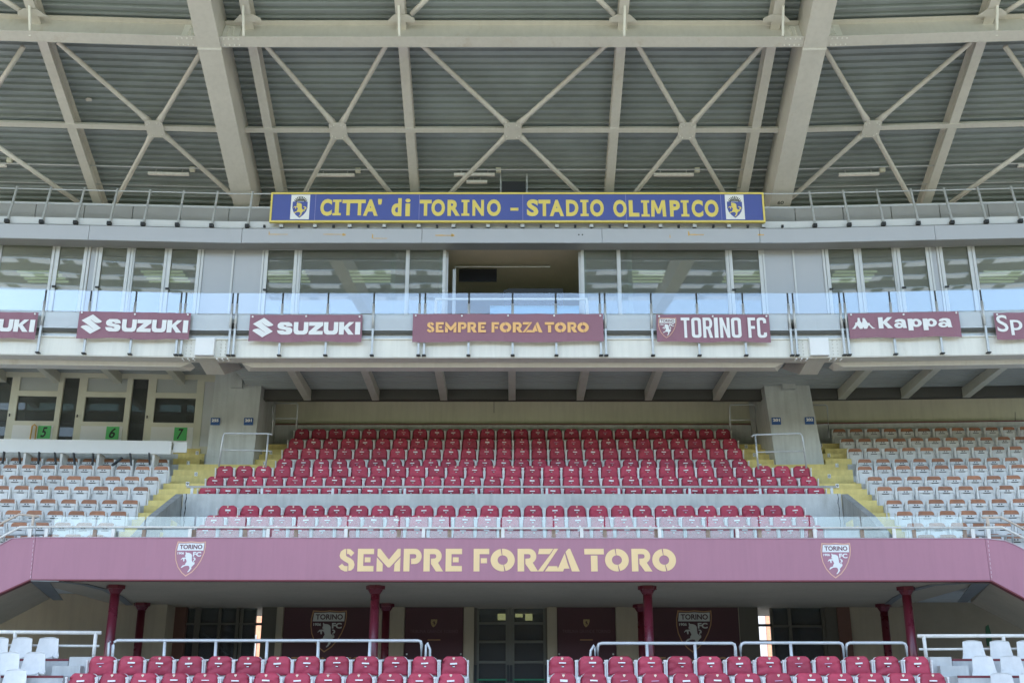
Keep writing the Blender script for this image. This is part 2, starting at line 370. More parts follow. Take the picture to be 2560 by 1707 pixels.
COND = {
 'T': [[(.34, 0), (.66, 0), (.66, .86), (1, .86), (1, 1), (0, 1), (0, .86), (.34, .86)]],
 'O': [rr(0, 1, 0, 1, .34, .14), rr(.32, .68, .14, .86, .12, .05)[::-1]],
 'R': [[(0, 0), (.32, 0), (.32, .42), (.45, .42), (.68, 0), (1, 0), (.76, .45)]+arc(.66, .72, .34, .28, -50, 90, 6)+[(0, 1)], [(.32, .56), (.32, .86), (.60, .86), (.68, .80), (.68, .62), (.60, .56)]],
 'I': [[(0, 0), (1, 0), (1, 1), (0, 1)]],
 'N': [[(0, 0), (.30, 0), (.30, .62), (.70, 0), (1, 0), (1, 1), (.70, 1), (.70, .40), (.30, 1), (0, 1)]],
 'F': [[(0, 0), (.40, 0), (.40, .44), (.92, .44), (.92, .58), (.40, .58), (.40, .86), (1, .86), (1, 1), (0, 1)]],
 'C': [arc(.66, .86, .34, .14, 0, 90, 4)+arc(.34, .86, .34, .14, 90, 180, 4)+arc(.34, .14, .34, .14, 180, 270, 4)+arc(.66, .14, .34, .14, 270, 360, 4)+[(1, .26), (.68, .26), (.68, .18), (.60, .13), (.40, .13), (.32, .18), (.32, .82), (.40, .87), (.60, .87), (.68, .82), (.68, .72), (1, .72)]],
}
_S = norm([(640, 240), (690, 207), (850, 205), (905, 235), (920, 290), (800, 290), (790, 270), (755, 265), (745, 278), (765, 292), (880, 315), (915, 350), (905, 410), (870, 445), (820, 455), (690, 455), (630, 425), (612, 370), (735, 370), (750, 385), (790, 388), (795, 372), (770, 362), (660, 340), (630, 310), (628, 270)], 0.09)
_U = [(0, 1), (.31, 1), (.31, .38), (.38, .3), (.62, .3), (.69, .38), (.69, 1), (1, 1), (1, .3), (.92, .08), (.75, 0), (.25, 0), (.08, .08), (0, .3)]
_Z = [(0, 1), (1, 1), (1, .72), (.52, .29), (1, .29), (1, 0), (0, 0), (0, .22), (.46, .70), (0, .70)]
_K = [(0, 1), (.33, 1), (.33, .62), (.66, 1), (1, 1), (.60, .56), (1, 0), (.63, 0), (.36, .42), (.33, .38), (.33, 0), (0, 0)]
SUZ_LOGO = norm([(365, 130), (545, 265), (510, 290), (440, 298), (395, 285), (330, 235), (312, 228), (400, 300), (525, 395), (310, 508), (120, 380), (155, 352), (230, 338), (280, 355), (360, 412), (372, 415), (250, 322), (138, 250)], 0.12)
KAP_LOGO = norm([(98, 382), (135, 360), (180, 300), (180, 270), (215, 265), (235, 235), (235, 185), (262, 178), (285, 190), (285, 235), (318, 280), (335, 235), (335, 190), (360, 185), (385, 195), (410, 240), (430, 275), (470, 280), (480, 310), (530, 360), (580, 385), (515, 385), (450, 320), (410, 385), (350, 385), (333, 350), (318, 385), (265, 385), (215, 320), (170, 385)])
BULL = [(395, 700), (430, 735), (500, 740), (560, 765), (590, 810), (595, 900), (600, 980), (650, 1035), (690, 1025), (692, 1080), (640, 1130), (600, 1180), (612, 1220), (560, 1290), (510, 1330), (490, 1320), (530, 1270), (555, 1205), (530, 1140), (480, 1130), (400, 1140), (350, 1170), (310, 1195), (290, 1180), (340, 1120), (410, 1100), (420, 1050), (450, 1010), (430, 950), (400, 915), (378, 920), (380, 985), (355, 1005), (340, 975), (335, 925), (300, 930), (275, 958), (265, 945), (310, 885), (380, 880), (430, 870), (388, 858), (383, 820), (400, 790), (393, 740)]
TAIL = [(622, 880), (670, 878), (708, 910), (710, 945), (690, 980), (668, 965), (665, 990), (675, 1030), (655, 1030), (640, 985), (655, 950), (670, 940), (672, 918), (640, 905)]
def cn(p): return [((x-75)/905.0, (1460-y)/1080.0) for x, y in p]    # crest units
SHO = cn([(125, 385), (300, 400), (420, 400), (550, 385), (680, 400), (800, 408), (978, 388), (985, 560), (960, 760), (880, 980), (780, 1160), (640, 1330), (455, 1460), (320, 1350), (190, 1180), (110, 980), (78, 780), (80, 600)])
SHI = cn([(155, 420), (300, 432), (420, 430), (550, 415), (680, 430), (800, 438), (950, 420), (958, 560), (935, 755), (858, 965), (760, 1140), (625, 1305), (455, 1422), (340, 1330), (212, 1165), (134, 970), (105, 775), (107, 600)])
HEADP = cn([(160, 448), (300, 452), (420, 448), (550, 438), (680, 448), (800, 452), (935, 440), (925, 668), (130, 668)])
def crest(parent, x0, x1, z0, z1, y, gold, white, ink, nm='crest'):
    f = lambda c, mb, yy: put_shape(mb, c, x0, x1, z0, z1, yy)
    def rx(a): return x0+(a-75)/905.0*(x1-x0)
    def rz(a): return z0+(1460-a)/1080.0*(z1-z0)
    mb = MB(); mb.mi = 0; f([SHO, SHI[::-1]], mb, y); mb.mi = 1; f([HEADP], mb, y)
    f([cn(BULL)], mb, y-.001); f([cn(TAIL)], mb, y-.001)
    put_text(mb, 'FC', rx(620), rx(865), rz(852), rz(708), y, 0.04); put_text(mb, '1906', rx(150), rx(345), rz(785), rz(712), y, 0.04)
    mb.mi = 2; put_text(mb, 'TORINO', rx(200), rx(885), rz(625), rz(485), y-.003, 0.03)
    return mb.build(nm, [gold, white, ink], parent, warp=WARP_ON)
WARP_ON = False
def stencil_words(mb, spans, z0, z1, y):
    for i, (ch, a, b) in enumerate(spans):
        for k, c in enumerate(STEN[ch]): put_shape(mb, [c], a, b, z0, z1, y-.002*(i % 2)-.0007*k)
# ================================================================== GROUND
tag(B(-150, 150, -90, -3.0, -0.3, 0.0).build('pitch_grass', GRASS, warp=False), kind='structure')
tag(B(-150, 150, -3.0, 70, -0.3, -0.004).build('track_ground', GRVL, warp=False), kind='structure')

# the stand across the field, seen only in the glass
OS = MB().prof(-110, 110, [(-104, 0), (-104, 1.5), (-135, 15), (-135, 20), (-136, 20), (-136, 0)])
tag(OS.build('opposite_stand', mat('far_maroon_stand', (.16, .10, .11), .9, var=.3, scale=.3), warp=False), kind='structure')
tag(MB().prof(-110, 110, [(-112, 22), (-137, 19.5), (-137, 20.2), (-112, 22.8)]).build('opposite_roof', CREAM, warp=False), kind='structure')

# ================================================================== ROWS OF THE STAND
ROWC = [(1073, 33.25), (1097, 32.4), (1121, 31.55), (1148, 30.7), (1165, 29.2), (1191.5, 28.35), (1216.5, 27.5)]
ROWV = [(1264, 25.9), (1288, 25.05), (1313, 24.2)]
ROWSIDE = [(1249, 26.6), (1277, 25.8), (1306, 25.0), (1335, 24.2), (1366, 23.4)]
def rowYZ(py, zc):
    v = (853.5-py)/F
    return zc*(CT-v*ST), CZ+zc*(ST+v*CT)
SH = 0.56
ZO = 0.835-SH
RC = [rowYZ(*r) for r in ROWC]; RV = [rowYZ(*r) for r in ROWV]; RSI = RC+[rowYZ(*r) for r in ROWSIDE]
FLC = [z-SH for _, z in RC]; FLV = [z-SH for _, z in RV]; FLS = [z-SH for _, z in RSI]
EC = [y-.40 for y, _ in RC]; EV = [y-.40 for y, _ in RV]; ES = [y-.40 for y, _ in RSI]
YBACK = 33.45
YB = 23.3                                        # face of the mauve band
def steps_profile(E, FL, yend, ybase):
    pr = [(E[0]-0.0, FL[0])]
    pr = [(yend, FL[0])]
    for i in range(len(E)):
        pr.append((E[i], FL[i]))
        if i+1 < len(E): pr.append((E[i], FL[i+1]))
    pr.append((E[-1], ybase)); return pr
ZBASE = 4.62
# upper terrace (rows 1-7 over the full width, side blocks run on down)
pr = steps_profile(EC, FLC, YBACK, RV[0][1]-SH-.3); pr += [(YBACK, pr[-1][1])]
tag(MB().prof(-7.9, 7.9, pr).build('upper_terrace', CONC), kind='structure')
YS0 = YB+.22
for a, b in ((-17.5, -7.9), (7.9, 17.5)):
    EE = ES[:]; pr = steps_profile(EE, FLS, YBACK, ZBASE)
    pr = [(max(y, YS0), max(z, ZBASE)) for y, z in pr]+[(YBACK, ZBASE)]
    tag(MB().prof(a, b, pr).build('side_terrace', CONCD if False else CONC), kind='structure')
# VIP pit
YP = EC[6]-.12                                   # face of the concrete parapet
pr = [(YP+.1, FLV[0]), (EV[0], FLV[0]), (EV[0], FLV[1]), (EV[1], FLV[1]), (EV[1], FLV[2]), (YS0, FLV[2]), (YS0, ZBASE), (YP+.1, ZBASE)]
tag(MB().prof(-7.9, 7.9, pr).build('lower_terrace', CONC), kind='structure')
zp = P(1280, 1234, YP).z
par = thing('parapet_wall', 'pale grey concrete parapet between the two maroon seat blocks', 'wall', (0, YP, FLV[0]))
B(-7.9, 7.9, YP, YP+.13, FLV[0]-.01, zp).build('wall_face', CONC, par)
B(-7.9, 7.9, YP+.13, YP+.40, FLV[0]-.01, FLC[6]-.01).build('back_fill', CONC, par)
def sidewall(s):
    X = s*7.92
    pts = []
    for px, py in ((1280-s*-0+0, 0),): pass
    a = [(YP+.05, zp)]
    for px, py in ((390, 1290), (352, 1335)):
        q = PX(1280+(px-1280)*(-s) if s > 0 else px, py, X); a.append((q.y, q.z))
    poly = [(YP+.05, FLV[2]-.2)]+a+[(YS0+.02, a[-1][1]-.2), (YS0+.02, FLV[2]-.2)]
    lo, hi = (X-.16, X+0.0) if s < 0 else (X, X+.16)
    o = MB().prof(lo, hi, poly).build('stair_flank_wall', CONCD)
    tag(o, 'grey sloping concrete flank wall beside the %s yellow stairway' % ('left' if s < 0 else 'right'), 'wall', 'flank walls of the seat pit')
    # dark expansion joint
    j = MB(); xj = X-s*.10
    yj = YP-.004; n = 9; zz = zp
    pt = [(xj+(.012*sin(i*2.3)), yj, zp-(zp-FLV[0])*i/n) for i in range(n+1)]
    j.tube(pt, .012 if s < 0 else .008, 5)
    j.build('expansion_joint', BLACK, par)
for s in (-1, 1): sidewall(s)

# ------------------------------------------------------------------ yellow stairways
def stair(s, label):
    t = thing('yellow_stairway', label, 'stairs', (s*8.3, EC[6], FLS[7]), 'yellow stairways between the seat blocks')
    # px limits (outer, inner) for each riser, as seen on the left; mirrored for the right
    L = {1: (640, 722), 2: (636, 708), 3: (447, 690), 4: (430, 545), 5: (410, 518), 6: (385, 497), 7: (362, 455), 8: (332, 432), 9: (300, 408), 10: (262, 372)}
    Rr = {1: (1925, 1842), 2: (1935, 1858), 3: (2118, 1872), 4: (2132, 2022), 5: (2152, 2044), 6: (2178, 2062), 7: (2206, 2104), 8: (2234, 2126), 9: (2264, 2152), 10: (2296, 2188)}
    tab = L if s < 0 else Rr
    for i in range(1, 11):
        e = ES[i-1]; zl = FLS[i]; zh = FLS[i-1]; zm = (zl+zh)/2
        py = (ROWC+ROWSIDE)[i-1][0]+36
        a = P(tab[i][0], py, e).x; b = P(tab[i][1], py, e).x
        segs = [(min(a, b), max(a, b))]
        if i in (1, 2):
            c1, c2 = (446, 512) if s < 0 else (2051, 2108+(i-1)*8)
            q1 = P(c1, py, e).x; q2 = P(c2, py, e).x; segs.append((min(q1, q2), max(q1, q2)))
        for x0, x1 in segs:
            B(x0, x1, e-.42, e-.003, zl+.002, zm).build('step', YEL, t)
            B(x0, x1, e-.014, e+.43, zm+.001, zh+.012).build('step', YEL, t)
    return t, tab
def numplate(txt, px, py, Y, group='white row number plates on the stairs', lab=None, hh=.060, ww=.082):
    p = P(px, py, Y)
    x, y, z = p
    o = thing('number_plate', lab, 'number plate', (x, y-off(x), z-hh), group)
    mb = B(x-ww/2, x+ww/2, y-.008, y, z-hh, z+hh*.7); mb.build('plate', WHP, o)
    mb = MB(); put_text(mb, txt, x-ww*.36, x+ww*.36, z-hh*.72, z+hh*.42, y-.0095, 0.02); mb.build('digits', INK, o)
STL, tl = stair(-1, 'yellow painted concrete stairway left of the central maroon seats')
STR, trr = stair(1, 'yellow painted concrete stairway right of the central maroon seats')
for s, lst in ((-1, [('12', 493, 1131, 2), ('11', 471, 1156, 3), ('10', 490, 1184, 4), ('9', 469, 1208, 5), ('12', 677, 1130, 2), ('11', 662, 1157, 3)]),
               (1, [('13', 2052, 1112, 1), ('12', 2072, 1137, 2), ('11', 2092, 1162, 3), ('10', 2073, 1189, 4), ('9', 2093, 1213, 5), ('8', 2113, 1239, 6), ('12', 1886, 1136, 2), ('11', 1900, 1163, 3), ('13', 1865, 1115, 1)])):
    seen = set()
    for tx, px, py, i in lst:
        inner = (s < 0 and px > 600) or (s > 0 and px < 1950)
        numplate(tx, px, py, ES[i-1]-.02, lab='white plate %s, %s step from the top, %s stairway%s' % (tx, ordn(i), 'left' if s < 0 else 'right', ', inner side of the column' if inner else ''))

# ------------------------------------------------------------------ back wall above the last row
zt = P(1280, 960, YBACK).z
bw = thing('back_wall', 'olive grey plaster wall behind the top row of seats', 'wall', (0, YBACK, FLC[0]))
MB().box(-18.5, 18.5, YBACK, YBACK+.3, FLC[0]-.5, zt).build('wall_face', OLIVE, bw)
zr = P(1280, 1070, YBACK-.15).z
MB().box(-18.5, 18.5, YBACK-.55, YBACK, FLC[0]-.4, zr).build('ledge', CONC, bw)
MB().box(-18.5, 18.5, YBACK-.565, YBACK-.40, zr+.002, zr+.03).build('red_edge_strip', REDL, bw)
for px, y0, y1 in ((1235, 1000, 1032), (2538, 1030, 1060)):
    q = P(px, y0, YBACK-.004); q2 = P(px, y1, YBACK-.004)
    MB().tube([q, q2], .008, 4).build('crack_line', DARK, bw)

# ------------------------------------------------------------------ slanting concrete columns with number signs
def column(s, labc):
    if s < 0: bot = (514, 632); top = (543, 660); 
    else: bot = (1940, 2060); top = (1901, 2012)
    yb_, yt_ = EC[2]+.10, EC[2]-.02
    pyb, pyt = 1157, 905
    fb = [P(bot[0], pyb, yb_), P(bot[1], pyb, yb_)]; ft = [P(top[0], pyt, yt_), P(top[1], pyt, yt_)]
    zb = FLC[2]-.02
    c = thing('concrete_column', labc, 'column', (s*7.5, yb_-off(7.5), zb), 'slanting concrete columns')
    k = (zb-ft[0].z)/(fb[0].z-ft[0].z)
    g = lambda a, b: a+(b-a)*k
    f0 = [g(ft[i], fb[i]) for i in (0, 1)]
    D = 2.0
    m = MB(); m.hexa([f0[0], f0[1], f0[1]+Vector((0, D+.6, 0)), f0[0]+Vector((0, D+.6, 0)), ft[0], ft[1], ft[1]+Vector((0, D, 0)), ft[0]+Vector((0, D, 0))])
    m.build('shaft', COLM, c, warp=True)
    def face(px, py):                 # point on the leaning face
        Y = yt_
        for _ in range(6):
            q = P(px, py, Y); tt = (q.z-ft[0].z)/(fb[0].z-ft[0].z); Y = yt_+(yb_-yt_)*tt
        return P(px, py, Y)
    # corbel block high on the face
    bx = (579, 610, 944, 972) if s < 0 else (1953, 1983, 945, 976)
    q0 = face(bx[0], bx[3]); q1 = face(bx[1], bx[2])
    B(q0.x, q1.x, q0.y-.20, q0.y+.35, q0.z, q1.z).build('corbel_block', COLM, c)
    return c, face
CLL, faceL = column(-1, 'slanting grey concrete column bearing signs 255 and 201, left of the maroon seats')
CLR, faceR = column(1, 'slanting grey concrete column bearing signs 201 and 202, right of the maroon seats')
def blue_plate(face, txt, px, py, lab):
    q = face(px, py); a = face(px-11.5, py); b = face(px+11.5, py); t = face(px, py-9.0); u = face(px, py+9.0)
    o = thing('number_sign', lab, 'sign', (q.x, q.y-off(q.x)-.02, u.z), 'blue block number signs')
    sl = (t.y-u.y)/(t.z-u.z)
    def fn(uu, vv, d): return (a.x+uu*(b.x-a.x), u.y+(t.y-u.y)*vv-.03-d, u.z+vv*(t.z-u.z))
    m = MB(); m.plate([[(0, 0), (1, 0), (1, 1), (0, 1)]], fn, .008); m.build('plate', BLS, o)
    m = MB(); v, f = text_mesh(txt, .05); m.v = [fn(.12+.76*p[0], .40+.42*p[1], .03) for p in v]
    for k in f: m.quadf(k)
    m.build('digits', WHP, o)
blue_plate(faceL, '255', 539, 1054, 'blue plate reading 255 on the outer edge of the left column')
blue_plate(faceL, '201', 622, 1054, 'blue plate reading 201 on the inner edge of the left column, nearer the maroon seats')
blue_plate(faceR, '201', 1940, 1053, 'blue plate reading 201 on the right column, nearer the maroon seats')
blue_plate(faceR, '202', 2023, 1052, 'blue plate reading 202 on the right column, nearer the brown backed seats')

# ================================================================== BALCONY
YG = 26.1
zg0 = P(1280, 893, YG).z; zg1 = P(1280, 852, YG).z
bal = thing('balcony', 'cream steel balcony girder and floor running across the stand', 'balcony', (0, YG, zg0))
B(-17.6, 17.6, YG, YG+.03, zg0, zg1+.02).build('girder_web', CREAM2, bal)
B(-17.6, 17.6, YG-.04, YG+.36, zg0-.03, zg0).build('bottom_flange', CREAM, bal)
B(-17.6, 17.6, YG-.05, YG+.3, zg1+.02, zg1+.05).build('top_flange', CREAM2, bal)
for a, b in ((-16, -7.95), (-6.70, 6.75), (7.95, 16)):
    MB().hexa([(a+.25, YG+.42, zg0-.13), (b-.25, YG+.42, zg0-.13), (b-.1, YG+.75, zg0-.13), (a+.1, YG+.75, zg0-.13),
               (a, YG+.38, zg0-.02), (b, YG+.38, zg0-.02), (b, YG+.8, zg0-.02), (a, YG+.8, zg0-.02)]).build('lower_plate', CREAM, bal)
zf1 = zg1+.33                               # balcony floor level
z848 = P(1280, 848, YG).z; z833 = P(1280, 834, YG+.03).z
B(-17.6, 17.6, YG+.03, YG+.09, z848+.01, z833).build('edge_trim', GALV, bal)
B(-17.6, 17.6, YG+.09, YG+1.95, z833+.30, z833+.40).build('floor_slab', CONC, bal)
# soffit deck with joists (the ceiling over the left boxes sits a little higher)
JOI = mat('dull_joist_paint', (.56, .56, .49), .5, var=.08)
def soffit(xa, xb, zc0, y1, jo, y0=None):
    y0 = y0 or YG+.40
    pitch = .17; pr = []; y = y0
    while y < y1:
        pr += [(y, zc0), (y+.05, zc0), (y+.065, zc0+.06), (y+.155, zc0+.06)]; y += pitch
    MB().sheet(xa, xb, pr).build('soffit_deck', DECK, bal)
    for x in jo:
        MB().prof(x-.10, x+.10, [(y0, zc0-.18), (y1+.02, zc0-.30), (y1+.02, zc0-.01), (y0, zc0-.01)]).build('joist', JOI, bal)
YDN = 30.9
ZSC = P(1280, 975, YDN).z
soffit(-7.5, 17.6, ZSC, YDN, [i*1.95 for i in range(-3, 4)]+[P(2136, 945, 29.6).x, P(2300, 945, 29.6).x, P(2460, 945, 29.6).x, P(2625, 945, 29.6).x])
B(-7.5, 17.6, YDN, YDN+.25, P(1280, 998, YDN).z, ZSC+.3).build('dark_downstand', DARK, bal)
YXB = 31.6
ZSL = P(300, 934, YXB).z
soffit(-17.6, -7.5, ZSL, YXB+.3, [P(-60, 920, 30).x, P(84, 920, 30).x, P(246, 920, 30).x, P(412, 920, 30).x], 28.3)
# brackets with end boxes
for s in (-1, 1):
    X = s*7.5; zb = zg0
    br = thing('balcony_bracket', 'tapered steel bracket with white end box carrying the balcony at the %s column' % ('left' if s < 0 else 'right'), 'bracket', (X, YG-off(X), zb-.2), 'tapered balcony brackets')
    xa, xb = X-.23, X+.23
    k = PX(546, 944, -7.5)
    m = MB(); m.prof(xa, xb, [(YG+.03, zb-.002), (YG+1.05, k.z), (YG+3.3, zb+.78), (YG+3.3, zb+1.3), (YG+.06, zb+.8)])
    o = m.build('box_beam', CREAM, br, warp=False)
    o.location.y -= 0
    eb = P(1280, 846, YG-.1).z
    B(xa+0.0, xb, YG-.16, YG-.005, zb+.01, eb).build('end_box', WHP, br, warp=False)
    for sx in (-1, 1):
        px = X+sx*.42
        B(px-.14, px+.14, YG-.014, YG-.001, zb+.02, eb-.12).build('splice_plate', CREAM2, br, warp=False)
        m = MB()
        for r in range(5):
            for c in range(2):
                m.tube([(px+(c-.5)*.11, YG-.035, zb+.07+r*.085), (px+(c-.5)*.11, YG-.012, zb+.07+r*.085)], .016, 6)
        m.build('web_bolts', CREAM, br, warp=False)
        m = MB()
        for c in range(3):
            for r in range(2):
                m.tube([(px+(c-1)*.13, YG-.02+.12*r, zb-.06), (px+(c-1)*.13, YG-.02+.12*r, zb-.025)], .020, 6)
        m.build('flange_bolts', WHP, br, warp=False)

# balcony posts and panes
YR = YG-.10
zR0, zR1, zR2, zR3 = P(1280, 889, YR).z, P(1280, 733, YR).z, P(1280, 760, YR).z, P(1280, 784, YR).z
zR4, zR5 = P(1280, 822, YR).z, P(1280, 831, YR).z
bpx = [94, 209.5, 324.7, 440, 452, 571, 583, 698, 813.5, 929.7, 1046, 1060, 1171, 1281.5, 1391, 1502.6, 1515.5, 1632.5, 1748.6, 1865.3, 1980.5, 1993.3, 2111.4, 2123.4, 2239.3, 2356.3, 2472]
bX = [P(p, 882, YR).x for p in bpx]
bX = [bX[0]-2*1.2, bX[0]-1.2]+bX+[bX[-1]+1.2, bX[-1]+2.4]
rl = thing('glass_balustrade', 'glass balustrade with steel posts along the balcony edge', 'balustrade', (0, YR, zR0))
for x in bX:
    m = MB(); m.box(x-.024, x+.024, YR-.03, YR+.03, zR0+.03, zR4+.02); m.build('post', GALV, rl)
    MB().tube([(x, YR-.01, zR4), (x, YR-.01, zR2)], .031, 10).build('post_sleeve', GALV, rl, smooth=True)
    B(x-.015, x+.015, YR-.012, YR+.012, zR2, zR1).build('pane_clamp', BLACK, rl)
    B(x-.048, x+.048, YR-.045, YR+.06, zR0-.005, zR0+.022).build('post_foot', BLACK, rl)
for a, b in zip(bX[:-1], bX[1:]):
    B(a+.025, b-.025, YR-.006, YR+.006, zR3, zR1).build('glass_pane', GBAL, rl)
    if b-a > .3: B(a+.03, b-.03, YR+.035, YR+.047, zR4, zR3-.01).build('infill_pane', GGRY, rl)
B(bX[0], bX[-1], YR+.03, YR+.06, zR4-.03, zR4-.002).build('mid_channel', GALV, rl)
B(bX[0], bX[-1], YR+.062, YR+.075, zR3-.008, zR3+.002).build('mid_rail', GALV, rl)
B(bX[0], bX[-1], YR+.03, YR+.055, zR5-.02, zR4-.035).build('lower_channel', DARK, rl)

# ------------------------------------------------------------------ upper storey: window wall
YW = 28.0
zwt = P(1280, 617, YW).z; zwb = z833
us = thing('upper_gallery', 'glazed upper gallery with grey aluminium cladding above the balcony', 'building', (0, YW, zwb))
def wx(px): return P(px, 622, YW).x
def pane_window(a, b, gl=GWIN, fr=.045, nm='window', y=YW):
    x0, x1 = wx(a), wx(b)
    w_ = MB(); w_.box(x0, x0+fr, y-.03, y+.05, zwb, zwt); w_.box(x1-fr, x1, y-.03, y+.05, zwb, zwt); w_.box(x0+fr, x1-fr, y-.03, y+.05, zwt-fr, zwt); w_.box(x0+fr, x1-fr, y-.03, y+.05, zwb, zwb+.08)
    o = w_.build(nm, ALUL, us)
    B(x0+fr, x1-fr, y+.005, y+.015, zwb+.08, zwt-fr).build('pane', gl, o)
    return o
def door(a, b):
    x0, x1 = wx(a), wx(b); o = pane_window(a, b, nm='glass_door', fr=.03)
    m = MB(); f = .085; z1 = zwt-.035; z0 = zwb+.1; xa, xb = x0+.034, x1-.034
    m.box(xa, xa+f, YW-.055, YW-.032, z0, z1); m.box(xb-f, xb, YW-.055, YW-.032, z0, z1); m.box(xa+f, xb-f, YW-.055, YW-.032, z1-f, z1); m.box(xa+f, xb-f, YW-.055, YW-.032, z0, z0+.12)
    m.build('leaf_frame', ALUL, o)
    zh = P(1280, 727, YW).z
    B(xa+.02, xa+.12, YW-.10, YW-.056, zh-.02, zh+.02).build('handle', BLACK, o)
def panel(a, b):
    x0, x1 = wx(a), wx(b); B(x0+.012, x1-.012, YW-.02, YW+.04, zwb, zwt-.01).build('cladding_panel', ALU, us)
def mullion(px, w_=.05):
    x = wx(px); B(x-w_/2, x+w_/2, YW-.06, YW-.03, zwb, zwt+.01).build('mullion', ALUL, us)
pane_window(-150, 0); pane_window(2, 137); door(141, 225); panel(229, 246); door(248, 332); pane_window(336, 418); door(421, 508)
panel(511, 586); panel(587, 660); door(662, 749); pane_window(752, 1020); pane_window(1021, 1112)
pane_window(1455, 1545); pane_window(1546, 1816); door(1817, 1905); panel(1908, 1980); panel(1981, 2054); door(2057, 2143); pane_window(2147, 2232)
door(2236, 2322); panel(2323, 2340); door(2342, 2428); pane_window(2431, 2610); pane_window(2612, 2760)
for px in (0, 138, 227, 246, 334, 419, 510, 586.5, 660.5, 750.5, 1020.5, 1113, 1454, 1545.5, 1816.5, 1906, 1980.5, 2055, 2145, 2234, 2322.5, 2341, 2429.5): mullion(px)
B(-17.6, 17.6, YW-.07, YW+.06, zwt+.0, zwt+.09).build('head_frame', ALUL, us)
# open bay: reveals and slid leaves
for px0, px1 in ((1113, 1121), (1446, 1453)):
    x0, x1 = wx(px0), wx(px1); B(x0, x1, YW+.07, YW+.12, zwb, zwt-.12).build('slid_leaf', ALUL, us)
for px0, px1 in ((1099, 1110), (1456, 1465)):
    x0, x1 = wx(px0), wx(px1); B(x0, x1, YW+.14, YW+.17, zwb, zwt-.1).build('curtain', mat('pale_curtain', (.55, .60, .52), .9), us)
# room behind
zc_ = zwt+.12
B(-17.6, 17.6, YW+.2, YW+6.2, zc_, zc_+.1).build('room_ceiling', ROOMC, us)
B(-17.6, 17.6, YW+6.2, YW+6.3, zwb-.2, zc_).build('room_back_wall', ROOMW, us)
B(-7.5, 17.6, YW+.1, YW+6.2, zwb+.3, zwb+.4).build('room_floor', ROOMW, us)
B(-17.6, -7.5, YW+.1, YW+6.2, ZSL+.08, ZSL+.18).build('room_floor', ROOMW, us)
for x in (wx(1112)-1.4, wx(1455)+1.3, -7.5, 7.5): B(x-.06, x+.06, YW+.2, YW+6.2, ZSL+.2 if x < -7.4 else zwb+.4, zc_).build('partition_wall', ROOMW, us)
# fascia, soffit, parapet
YF = 27.4
zf0, zf1_ = P(1280, 607, YF).z, P(1280, 572, YF).z
for k, (a, b) in enumerate(((-17.6, -11.2), (-11.2, -7.2), (-7.2, -2.4), (-2.4, 2.4), (2.4, 6.6), (6.6, 11.2), (11.2, 17.6))):
    B(a+.006, b-.006, YF, YF+.05, zf0, zf1_).build('fascia_panel', ALU, us)
B(-17.6, 17.6, YF+.051, YW-.07, zf0+.02, zf0+.07).build('soffit', GUTTER, us)
B(-17.6, 17.6, YF+.015, YF+.55, zf1_-.06, zf1_-.02).build('parapet_cap', GUTTER, us)
B(-17.6, 17.6, YF+.01, YF+.05, zf1_+.002, zf1_+.02).build('drip_edge', DARK, us)
YQ = YF+.16
z553, z568 = P(1280, 554, YQ).z, P(1280, 570, YQ).z
B(-17.6, 17.6, YQ, YQ+.04, z568-.05, z553).build('upstand', ALUL, us)
YU = YF+.75
z519, z552 = P(1280, 520, YU).z, P(1280, 553, YU).z
for i in range(-12, 12):
    B(i*1.3+.012, (i+1)*1.3-.012, YU, YU+.04, z552-.25, z519).build('gutter_panel', GUTTER, us)
B(-17.6, 17.6, YU-.02, YU+.05, z519+.002, z519+.03).build('gutter_rim', ALUL, us)
for px in (182, 1690):
    pass
# survey marks and stains on the fascia
for a, b, c, d, tt in ((672, 577, 674, 588, 0), (674, 585, 720, 587, 0), (808, 585, 860, 587, 0), (856, 583, 864, 590, 0), (930, 584, 933, 597, 0), (933, 595, 968, 597, 0), (1088, 587, 1132, 590, 0), (1128, 584, 1136, 592, 0), (1674, 586, 1676, 596, 0), (1720, 577, 1724, 590, 0), (1724, 585, 1760, 588, 0), (1894, 585, 1910, 589, 0)):
    x0, x1, z0, z1 = XY(YF-.003)(a, b, c, d)
    put = MB(); n = 7
    pts = [(0, .1), (.3, 0), (.7, .15), (1, .05), (1, .8), (.6, .7), (.35, 1), (0, .85)]
    put_shape(put, [pts], x0, x1, z0, z1, YF-.003); put.build('ochre_mark', YLP, us)
for px in (1447, 1456):
    q = P(px, 587, YF); MB().tube([(q.x, YF-.004, q.z), (q.x, YF+.0, q.z)], .022, 8).build('drill_hole', BLACK, us)

# things in the open bay
q0 = XY(YW+1.2)(1147, 672, 1242, 703)
tv = thing('hanging_screen', 'dark television screen hanging under the ceiling of the open bay', 'screen', (q0[0], YW+1.2, q0[2]))
B(q0[0], q0[1], YW+1.2, YW+1.26, q0[2], q0[3]).build('panel', SCRN, tv); 
m = MB(); m.tube([(q0[0]-.12, YW+1.15, q0[3]+.04), (q0[1]+1.5, YW+1.15, q0[3]+.04)], .02, 6); m.tube([(q0[0]-.10, YW+1.15, q0[3]+.04), (q0[0]-.10, YW+1.15, q0[2]-.8)], .02, 6); m.build('support_pipe', GALV, tv)
q1 = XY(YW+.5)(1131, 673, 1139, 790); tag(B(q1[0], q1[1], YW+.5, YW+.58, zwb, q1[3]).build('white_post', ALUL), 'pale upright post inside the left of the open bay', 'post')
q2 = XY(YW+1.0)(1268, 721, 1408, 790)
dk = thing('black_desk', 'long black equipment desk inside the open gallery bay', 'desk', (q2[0], YW+1, zwb))
